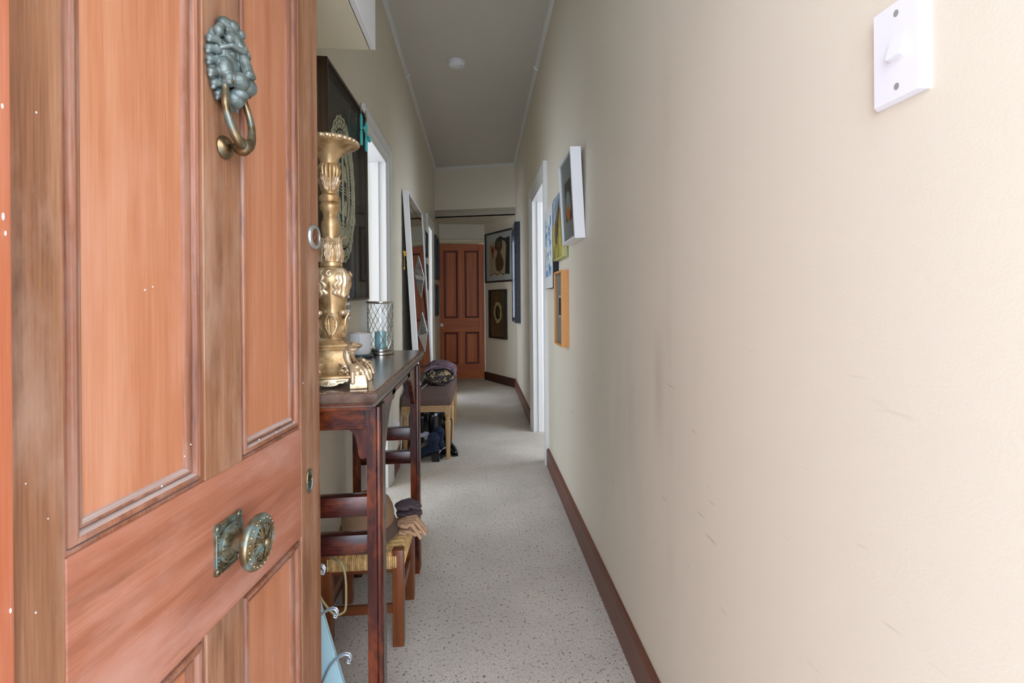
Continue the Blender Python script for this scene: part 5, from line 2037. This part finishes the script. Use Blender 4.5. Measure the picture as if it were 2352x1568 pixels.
b_.loft([rrect(BX + 0.002, BY + 0.002, 0.015, 0.405), rrect(BX + 0.006, BY + 0.006, 0.018, 0.410), rrect(BX + 0.006, BY + 0.006, 0.02, 0.448), rrect(BX - 0.002, BY - 0.002, 0.03, 0.472), rrect(BX - 0.022, BY - 0.022, 0.04, 0.492), rrect(BX - 0.06, BY - 0.06, 0.05, 0.507), rrect(BX - 0.10, BY - 0.12, 0.05, 0.514), rrect(0.04, BY - 0.25, 0.03, 0.517)])
cu = b_.build('cushion', 'bench_fabric', bn, smooth=60)
b_ = MB()
b_.tube(rrect(BX + 0.006, BY + 0.006, 0.018, 0.412), 0.0035, 6, closed=True)
b_.build('piping', 'bench_fabric', cu)

# leopard bundle and purple scarf on the bench
bg_ = thing('leopard_bundle', 'folded leopard print bundle under a purple scarf on the bench', 'bundle', (-0.316, 4.06, 0.5185))
b_ = MB()
NB = 40
rings = []
for (t, k) in ((-1.0, 0.35), (-0.93, 0.80), (-0.75, 0.95), (-0.3, 1.0), (0.3, 1.0), (0.75, 0.92), (0.95, 0.75), (1.0, 0.35)):
    ring = []
    for i in range(NB):
        a = 2 * PI * i / NB
        ex = math.copysign(abs(math.cos(a)) ** 0.75, math.cos(a))
        ez = math.copysign(abs(math.sin(a)) ** 0.75, math.sin(a))
        x_ = 0.115 * ex * k + 0.004 * math.sin(5 * a + 3 * t)
        z_ = 0.072 + 0.072 * ez * (k if ez > 0 else 1.0) + 0.004 * math.sin(7 * a + 2 * t)
        if ez < 0:
            z_ = max(0.001, 0.072 + 0.072 * ez)
        ring.append((x_, 0.155 * t, z_))
    rings.append(ring)
b_.loft(rings)
b_.build('leopard_cloth', 'leopard', bg_, smooth=60)

sc_ = thing('scarf', 'crumpled purple fringed scarf draped over the leopard print bundle', 'scarf', (-0.316, 4.06, 0.6625))
b_ = MB()
V = []
NU, NVV = 44, 26
for i in range(NU + 1):
    u = -1 + 2 * i / NU
    row = []
    for j in range(NVV + 1):
        v = -1 + 2 * j / NVV
        a = PI / 2 - u * 1.55 * (1 if u > 0 else 0.75)
        ex = math.copysign(abs(math.cos(a)) ** 0.75, math.cos(a))
        ez = math.copysign(abs(math.sin(a)) ** 0.75, math.sin(a))
        n_ = mnoise.noise(Vector((u * 4, v * 3, 1.3))) * 0.010 + mnoise.noise(Vector((u * 2.0, v * 9, 4.3))) * 0.007
        k = 1.0
        x_ = (0.121 + n_) * ex
        z_ = (0.079 + n_ + 0.006) * ez - 0.079 + 0.016 * max(0, 1 - abs(u + 0.2) * 2)
        y_ = 0.150 * v + 0.012 * mnoise.noise(Vector((u * 3, v, 8)))
        row.append(b_.bm.verts.new((x_, y_, z_)))
    V.append(row)
for i in range(NU):
    for j in range(NVV):
        b_.bm.faces.new((V[i][j], V[i + 1][j], V[i + 1][j + 1], V[i][j + 1]))
r_ = bmesh.ops.extrude_face_region(b_.bm, geom=list(b_.bm.faces))
for v in r_['geom']:
    if isinstance(v, bmesh.types.BMVert):
        v.co.z += 0.006
        v.co.x *= 1.03
b_.build('scarf_cloth', 'purple_scarf', sc_, smooth=70)
for k in range(3):     # rolled folds on the near edge
    b_ = MB()
    pts = []
    for i in range(26):
        u = -0.85 + 1.75 * i / 25
        a = PI / 2 - u * 1.3
        ex = math.copysign(abs(math.cos(a)) ** 0.75, math.cos(a))
        ez = abs(math.sin(a)) ** 0.75
        pts.append((0.121 * ex, -0.150 - 0.004 * k + 0.004 * math.sin(9 * u + k), (0.082) * ez - 0.079 - 0.010 + 0.011 * k + 0.003 * math.sin(7 * u + 2 * k)))
    b_.tube(pts, 0.0062, 7)
    b_.build('fold', 'lilac_fringe' if k == 1 else 'purple_scarf', sc_)
b_ = MB()
for k in range(46):
    u = 0.30 + 0.62 * k / 45
    a = PI / 2 - u * 1.55
    ex, ez = abs(math.cos(a)) ** 0.75, math.copysign(abs(math.sin(a)) ** 0.75, math.sin(a))
    p0 = Vector((0.126 * ex, -0.152, 0.085 * ez - 0.079))
    b_.tube([p0, p0 + Vector((0.006, -0.004, -0.006 + random.uniform(-.003, .003))), p0 + Vector((0.010 + random.uniform(0, .004), -0.006, -0.014))], 0.0022, 5)
fr = b_.build('fringe', 'lilac_fringe', sc_)
fr['kind'] = 'stuff'
b_ = MB()
b_.tube([(0.0, 0.0, 0.0), (0.016, 0.010, 0.014), (0.036, 0.022, 0.030), (0.046, 0.03, 0.036)], 0.0035, 8)
o = b_.build('umbrella_handle', 'chrome')
o.location = (-0.445, 3.812, 0.5085)
tag(o, 'thin bright metal rod lying on the near corner of the bench', 'rod')

# ------------------------------------------------------------------ footwear under the bench


def boot(name, label, loc, rz, mat, heel_mat, foot=0.20, shaft=0.13, heel=0.055, lean=0.0, group=None, roll=0.0, welt=None):
    """local x points to the toe"""
    r = thing(name, label, 'boot', loc, rz, group)
    r.rotation_euler = (roll, 0, rz)
    b = MB()
    hz = heel
    b.cap((0.0, 0, hz + 0.030), (0.012, 0, hz + 0.034), 0.031, 0.032)
    b.cap((0.02, 0, hz + 0.030), (foot * 0.62, 0, 0.034 + hz * 0.15), 0.030, 0.030)
    b.cap((foot * 0.60, 0.004, 0.032 + hz * 0.12), (foot * 0.92, 0.006, 0.026), 0.031, 0.022)
    b.cap((0.018, 0, hz + 0.05), (0.014 + lean * 0.4, 0, hz + 0.05 + shaft * 0.5), 0.036, 0.042)
    b.cap((0.014 + lean * 0.4, 0, hz + 0.05 + shaft * 0.5), (0.012 + lean, 0, hz + 0.035 + shaft), 0.042, 0.047)
    b.blob('upper', mat, r, voxel=0.004, smooth=4)
    b = MB()
    if heel > 0.03:
        b.loft([[(-0.034, -0.026, 0), (0.018, -0.026, 0), (0.018, 0.026, 0), (-0.034, 0.026, 0)], [(-0.036, -0.030, hz + 0.006), (0.026, -0.030, hz + 0.004), (0.026, 0.030, hz + 0.004), (-0.036, 0.030, hz + 0.006)]])
    else:
        b.box(-0.034, 0.03, -0.030, 0.030, 0, hz + 0.004, 0.002)
    b.build('heel', heel_mat, r)
    b = MB()
    b.loft([[(-0.032, -0.028, hz), (-0.032, 0.028, hz), (-0.032, 0.028, hz + 0.008), (-0.032, -0.028, hz + 0.008)], [(foot * 0.35, -0.026, hz * 0.55), (foot * 0.35, 0.026, hz * 0.55), (foot * 0.35, 0.026, hz * 0.55 + 0.010), (foot * 0.35, -0.026, hz * 0.55 + 0.010)],
            [(foot * 0.65, -0.036, 0.002), (foot * 0.65, 0.036, 0.002), (foot * 0.65, 0.036, 0.012), (foot * 0.65, -0.036, 0.012)], [(foot * 1.04, -0.018, 0.002), (foot * 1.04, 0.020, 0.002), (foot * 1.04, 0.020, 0.012), (foot * 1.04, -0.018, 0.012)]])
    b.build('sole', heel_mat, r)
    if welt:
        b = MB()
        b.tube([(-0.037, 0.030, hz + 0.009), (-0.038, -0.030, hz + 0.009), (0.026, -0.031, hz + 0.006), (foot * 0.35, -0.028, hz * 0.55 + 0.010), (foot * 0.62, -0.038, 0.014)], 0.0028, 6)
        if heel > 0.03:
            b.tube([(0.027, -0.031, hz + 0.005), (0.019, -0.027, 0.002)], 0.0026, 6)
        b.build('welt', welt, r)
    return r


boot('ankle_boot', 'navy suede boot with a glossy black block heel and pale welt under the bench', (-0.300, 3.775, 0.0), math.radians(150), 'navy_suede', 'black_patent', 0.20, 0.085, 0.062, 0.0, 'navy boots under the bench', welt='welt_white')
boot('ankle_boot', 'navy suede boot tipped in front with its pale edged heel nearest the table', (-0.330, 3.690, 0.0), math.radians(172), 'navy_suede', 'black_leather', 0.20, 0.070, 0.060, 0.0, 'navy boots under the bench', welt='welt_white')
boot('tall_boot', 'glossy black patent boot beside the right front leg of the bench', (-0.262, 3.985, 0.0), math.radians(-70), 'black_patent', 'black_patent', 0.22, 0.16, 0.02, -0.01, 'black boots under the bench', welt='brown_lining')
boot('tall_boot', 'black leather boot standing farther back under the bench', (-0.395, 4.22, 0.0), math.radians(-85), 'black_leather', 'black_leather', 0.22, 0.16, 0.02, -0.01, 'black boots under the bench')
boot('tall_boot', 'black leather boot at the wall side under the bench', (-0.500, 4.20, 0.0), math.radians(-95), 'black_leather', 'black_leather', 0.22, 0.15, 0.02, 0.01, 'black boots under the bench')
bgx = thing('black_bag', 'soft black bag with a pale curved strap stowed under the bench, enlarged to fill the dark there', 'bag', (-0.400, 4.50, 0.0))
b_ = MB()  # body made large and black to stand in for the dark under the bench
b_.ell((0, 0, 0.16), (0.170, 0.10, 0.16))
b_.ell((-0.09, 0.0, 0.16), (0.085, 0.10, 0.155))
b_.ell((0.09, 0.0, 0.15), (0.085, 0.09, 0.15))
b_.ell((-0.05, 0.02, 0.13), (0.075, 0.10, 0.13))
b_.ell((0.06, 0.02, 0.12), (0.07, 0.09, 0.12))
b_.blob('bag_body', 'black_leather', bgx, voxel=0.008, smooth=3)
b_ = MB()
b_.tube([(-0.065, -0.105, 0.265), (-0.060, -0.112, 0.235), (-0.045, -0.115, 0.210), (-0.02, -0.115, 0.190), (0.0, -0.113, 0.180)], [0.002, 0.004, 0.005, 0.004, 0.002], 7)
b_.build('strap', 'welt_white', bgx)
lc = MB()
for (p, r1) in (((0, 0, 0.014), (0.045, 0.035, 0.014)), ((0.02, 0.012, 0.022), (0.028, 0.024, 0.014)), ((-0.028, -0.006, 0.018), (0.024, 0.022, 0.012))):
    lc.ell(p, r1)
o = lc.blob('socks', 'lilac_cloth', None, voxel=0.003, smooth=4)
o.location = (-0.430, 3.80, 0.150)
tag(o, 'bunched pale lilac cloth tucked into the navy boots', 'cloth')
fl = thing('yellow_flower', 'yellow artificial flower with green leaves lying on the black boots', 'flower', (-0.270, 4.075, 0.235))
b_ = MB()
for k in range(5):
    a = 2 * PI * k / 5
    b_.ell((0.013 * math.cos(a), 0.0, 0.008 * math.sin(a) + 0.006), (0.011, 0.007, 0.007), 8, 6)
b_.build('petal', 'petal_yellow', fl)
b_ = MB()
b_.ell((-0.006, 0, 0.030), (0.006, 0.004, 0.014), 8, 6)
b_.ell((0.008, 0, 0.026), (0.010, 0.004, 0.004), 8, 6)
b_.build('flower_leaf', 'leaf_green', fl)

# socket and lead low on the left wall
so = thing('wall_socket', 'small white power socket low on the left wall beside the doorway', 'socket', (WL, 3.47, 0.30), PI / 2)
b_ = MB()
b_.box(-0.036, 0.036, -0.010, 0, 0, 0.075, 0.002)
b_.build('socket_plate', 'white_plastic', so)
b_ = MB()
b_.box(-0.016, 0.016, -0.036, -0.010, 0.012, 0.045, 0.004)
pl = b_.build('plug', 'white_plastic', so)
b_ = MB()
b_.tube([(0.0, -0.034, 0.014), (0.0, -0.044, -0.02), (0.004, -0.048, -0.08), (0.010, -0.044, -0.16), (0.03, -0.036, -0.24), (0.10, -0.030, -0.291)], 0.003, 7)
b_.build('lead', 'white_plastic', pl)

# ------------------------------------------------------------------ small pictures, left wall
r = picture('small_picture', 'upper small black and white edged frame before the far left doorway', (WL, 5.43, 1.665), PI / 2, 0.30, 0.270, 0.030, 0.022, 'frame_black', innermat='mount_white')
flat(r, 'print', rect(-0.06, 0.06, 0.07, 0.20), 'ink_brown')
b_ = MB()
b_.box(-0.1530, -0.1502, -0.031, 0, 0.0, 0.27)
b_.build('side_strip', 'silver', r)
r = picture('small_picture', 'lower small black frame before the far left doorway', (WL, 5.43, 1.305), PI / 2, 0.30, 0.285, 0.030, 0.022, 'frame_black', innermat='mount_grey')
flat(r, 'print', rect(-0.06, 0.06, 0.07, 0.21), 'ink_brown')
b_ = MB()
b_.box(-0.1530, -0.1502, -0.031, 0, 0.0, 0.285)
b_.build('side_strip', 'silver', r)
r = picture('dark_picture', 'upper dark framed picture on the left wall by the end door', (WL, 6.80, 1.475), PI / 2, 0.42, 0.575, 0.040, 0.040, 'frame_black', innermat='paper_tan')
flat(r, 'print', rect(-0.11, 0.11, 0.12, 0.45), 'ink_brown')
b_ = MB()
for k in range(4):
    b_.ell((-0.16 + 0.10 * k, -0.020, 0.578), (0.05, 0.016, 0.016), 10, 7)
b_.build('carved_crest', 'frame_black', r)
r = picture('dark_picture', 'lower dark framed picture on the left wall by the end door', (WL, 6.78, 0.985), PI / 2, 0.42, 0.420, 0.034, 0.034, 'frame_black', innermat='mount_brown')
flat(r, 'print', rect(-0.11, 0.11, 0.10, 0.31), 'ink_black')

# slanted wall pictures (local x runs along the wall towards the camera)


def on_slant(s, z):
    p = PA + dAB * s
    return (p.x, p.y, z)


rz_s = ang_rot
pt = picture('figure_print', 'black framed print of a dark seated figure with a red bird on the slanted wall', on_slant(0.452, 1.445), rz_s, 0.795, 0.728, 0.026, 0.024, 'frame_black', innermat='mount_white')
sc_x = lambda u: -0.3975 + 0.795 * u
sc_z = lambda v: 0.728 * v
P_ = lambda lst: [(sc_x(u), sc_z(v)) for (u, v) in lst]
flat(pt, 'paper', P_([(0.17, 0.15), (0.85, 0.13), (0.86, 0.83), (0.17, 0.82)]), 'paper_tan', -0.0105)
flat(pt, 'ink_band', P_([(0.72, 0.16), (0.87, 0.14), (0.88, 0.86), (0.70, 0.84), (0.55, 0.90), (0.42, 0.85), (0.45, 0.80), (0.60, 0.82), (0.72, 0.78), (0.76, 0.70), (0.74, 0.45)]), 'ink_black', -0.0113)
flat(pt, 'ink_figure', P_([(0.42, 0.24), (0.38, 0.34), (0.38, 0.46), (0.44, 0.55), (0.46, 0.60), (0.39, 0.66), (0.38, 0.74), (0.42, 0.81), (0.50, 0.84), (0.58, 0.81), (0.61, 0.74), (0.60, 0.67), (0.56, 0.60), (0.60, 0.52), (0.66, 0.42), (0.67, 0.32), (0.62, 0.24), (0.52, 0.20)]), 'ink_brown', -0.0121)
flat(pt, 'ink_halo', P_([(0.41, 0.62), (0.36, 0.70), (0.37, 0.80), (0.44, 0.87), (0.54, 0.87), (0.62, 0.80), (0.63, 0.68), (0.57, 0.61), (0.60, 0.68), (0.58, 0.78), (0.50, 0.82), (0.43, 0.79), (0.40, 0.71)]), 'ink_black', -0.0129)
flat(pt, 'ink_bird', P_([(0.21, 0.66), (0.24, 0.60), (0.27, 0.50), (0.30, 0.46), (0.30, 0.58), (0.36, 0.68), (0.31, 0.66), (0.30, 0.78), (0.27, 0.68), (0.21, 0.76)]), 'ink_red', -0.0113)
for k in range(9):
    u = 0.20 + 0.075 * k
    rr = random.uniform(0.008, 0.016)
    flat(pt, 'ink_blot', [(sc_x(u) + rr * math.cos(2 * PI * i / 8) * 1.3, sc_z(0.15 + 0.015 * (k % 3)) + rr * math.sin(2 * PI * i / 8)) for i in range(8)], 'ink_black', -0.0113)

wrp = picture('wreath_box', 'dark box frame holding a pale woven ring on brown ground on the slanted wall', on_slant(0.425, 0.640), rz_s, 0.470, 0.700, 0.045, 0.022, 'frame_black', innermat='mount_brown', recess=0.004)
b_ = MB()
n0 = 36
for q_ in range(3):
    pts, rr = [], []
    for k in range(n0):
        a = 2 * PI * k / n0
        w_ = 1 + 0.10 * math.sin(5 * a + q_ * 2) + 0.05 * math.cos(9 * a + q_)
        pts.append(((0.080 + 0.008 * q_) * w_ * math.cos(a), -0.018 - 0.003 * math.sin(3 * a + q_), 0.375 + (0.115 + 0.010 * q_) * w_ * math.sin(a)))
    b_.tube(pts, 0.010, 6, closed=True)
for k in range(44):
    a = random.uniform(0, 2 * PI)
    p0 = Vector((0.085 * math.cos(a), -0.020, 0.375 + 0.120 * math.sin(a)))
    p1 = p0 + Vector((random.uniform(0.01, 0.035) * math.cos(a + random.uniform(-.8, .8)), random.uniform(-.006, .004), random.uniform(0.01, 0.035) * math.sin(a + random.uniform(-.8, .8))))
    b_.tube([p0, p1], [0.004, 0.0015], 5)
b_.build('woven_ring', 'straw', wrp)
b_ = MB()
b_.tube([(0.050 * math.cos(2 * PI * k / 24), -0.014, 0.375 + 0.085 * math.sin(2 * PI * k / 24)) for k in range(24)], 0.018, 6, closed=True)
b_.build('dark_ring', 'ink_black', wrp)

# deep ribbed blue-black frame on the right wall
rf = thing('ribbed_frame', 'deep ribbed blue-black picture frame at the far end of the right wall', 'picture', (WR, 6.03, 0.91), -PI / 2)
b_ = MB()
pf = [(0, 0), (0, -0.012), (0.004, -0.016), (0.004, -0.022), (0.0, -0.026), (0.0, -0.036), (0.005, -0.040), (0.005, -0.046), (0.002, -0.050), (0.006, -0.066), (0.014, -0.070), (0.055, -0.062), (0.085, -0.030), (0.085, 0)]
b_.ring_frame(0.50, 1.205, pf)
b_.build('frame', 'frame_blue_black', rf, smooth=30)
b_ = MB()
b_.box(-0.17, 0.17, -0.020, -0.004, 0.08, 1.125)
b_.build('picture_surface', 'paint_dark', rf, smooth=0)

# ------------------------------------------------------------------ right wall group near the doorway
wf = picture('white_box_frame', 'deep white box frame with a small landscape print, hanging tilted on the right wall', (WR, 2.395, 1.468), -PI / 2, 0.335, 0.420, 0.050, 0.014, 'frame_white', innermat='mount_white', rotx=math.radians(2.6), recess=0.006, mount=0.038)
flat(wf, 'mount', rect(-0.152, 0.152, 0.016, 0.404), 'mount_grey', -0.0385)
flat(wf, 'print_ground', rect(-0.075, 0.085, 0.105, 0.300), 'paint_dark', -0.0393)
flat(wf, 'print_dome', [(-0.045 + 0.0, 0.150)] + [(0.005 + 0.060 * math.cos(t), 0.165 + 0.085 * math.sin(t)) for t in [PI - PI * i / 12 for i in range(13)]] + [(0.065, 0.150)], 'paint_grey', -0.0401)
flat(wf, 'print_bush', [(0.0 + 0.045 * math.cos(t) * (1 + 0.2 * math.sin(5 * t)), 0.145 + 0.040 * math.sin(t) * (1 + 0.2 * math.cos(4 * t))) for t in [2 * PI * i / 20 for i in range(20)]], 'paint_orange', -0.0409)
flat(wf, 'print_red', [(0.055 + 0.020 * math.cos(t), 0.125 + 0.015 * math.sin(t)) for t in [2 * PI * i / 10 for i in range(10)]], 'ink_red', -0.0415)

ys = thing('field_painting', 'unframed yellow-green field painting on canvas behind the white box frame', 'painting', (WR, 2.825, 1.418), -PI / 2)
b_ = MB()
b_.box(-0.165, 0.165, -0.034, -0.001, 0, 0.375, 0.006, 2)
b_.build('canvas', 'canvas_green_edge', ys)
flat(ys, 'painted_field', rect(-0.160, 0.160, 0.006, 0.370), 'art_field', -0.034)
flat(ys, 'painted_sky', [(-0.160, 0.20), (-0.06, 0.235), (0.02, 0.27), (0.160, 0.30), (0.160, 0.370), (-0.160, 0.370)], 'art_sky', -0.0348)
flat(ys, 'painted_tree', [(-0.06, 0.10), (-0.02, 0.09), (0.02, 0.14), (0.08, 0.28), (0.07, 0.34), (0.03, 0.30), (-0.02, 0.26), (-0.07, 0.22), (-0.09, 0.16)], 'art_tree', -0.0356)

bs = thing('blossom_painting', 'tall blue and white blossom painting with a dark navy side by the right doorway', 'painting', (WR, 3.160, 1.258), -PI / 2)
b_ = MB()
b_.box(-0.175, 0.175, -0.038, -0.001, 0, 0.515, 0.003)
b_.build('canvas', 'canvas_navy', bs)
flat(bs, 'painted_border', rect(-0.174, 0.174, 0.001, 0.514), 'mount_white', -0.038)
flat(bs, 'painted_blossom', rect(-0.135, 0.115, 0.075, 0.455), 'art_blossom', -0.0388)

of = picture('pine_frame', 'orange pine box frame with a small grey print low on the right wall', (WR, 2.790, 0.922), -PI / 2, 0.265, 0.425, 0.042, 0.013, 'frame_pine', innermat='mount_grey', recess=0.008, mount=0.024)
flat(of, 'print_mount', rect(-0.055, 0.055, 0.160, 0.285), 'mount_white', -0.0245)
flat(of, 'print', rect(-0.045, 0.045, 0.172, 0.273), 'ink_black', -0.0255)

# small yellow tassel behind the mirror edge
ty_ = MB()
ty_.ell((0, 0, 0.012), (0.012, 0.012, 0.012), 10, 8)
ty_.ell((0.002, 0.004, -0.006), (0.009, 0.009, 0.012), 10, 8)
ty_.ell((-0.002, 0, -0.110), (0.006, 0.006, 0.012), 10, 8)
ty_.tube([(0, 0, 0.0), (0, 0, -0.11)], 0.002, 6)
o = ty_.build('tassel', 'petal_yellow')
o.location = (-0.566, 3.845, 1.545)
tag(o, 'little yellow tassel poking out behind the mirror edge', 'tassel')

scn.cycles.adaptive_threshold = 0.05
scn.cycles.max_bounces = 8
scn.cycles.caustics_reflective = False
scn.cycles.caustics_refractive = False
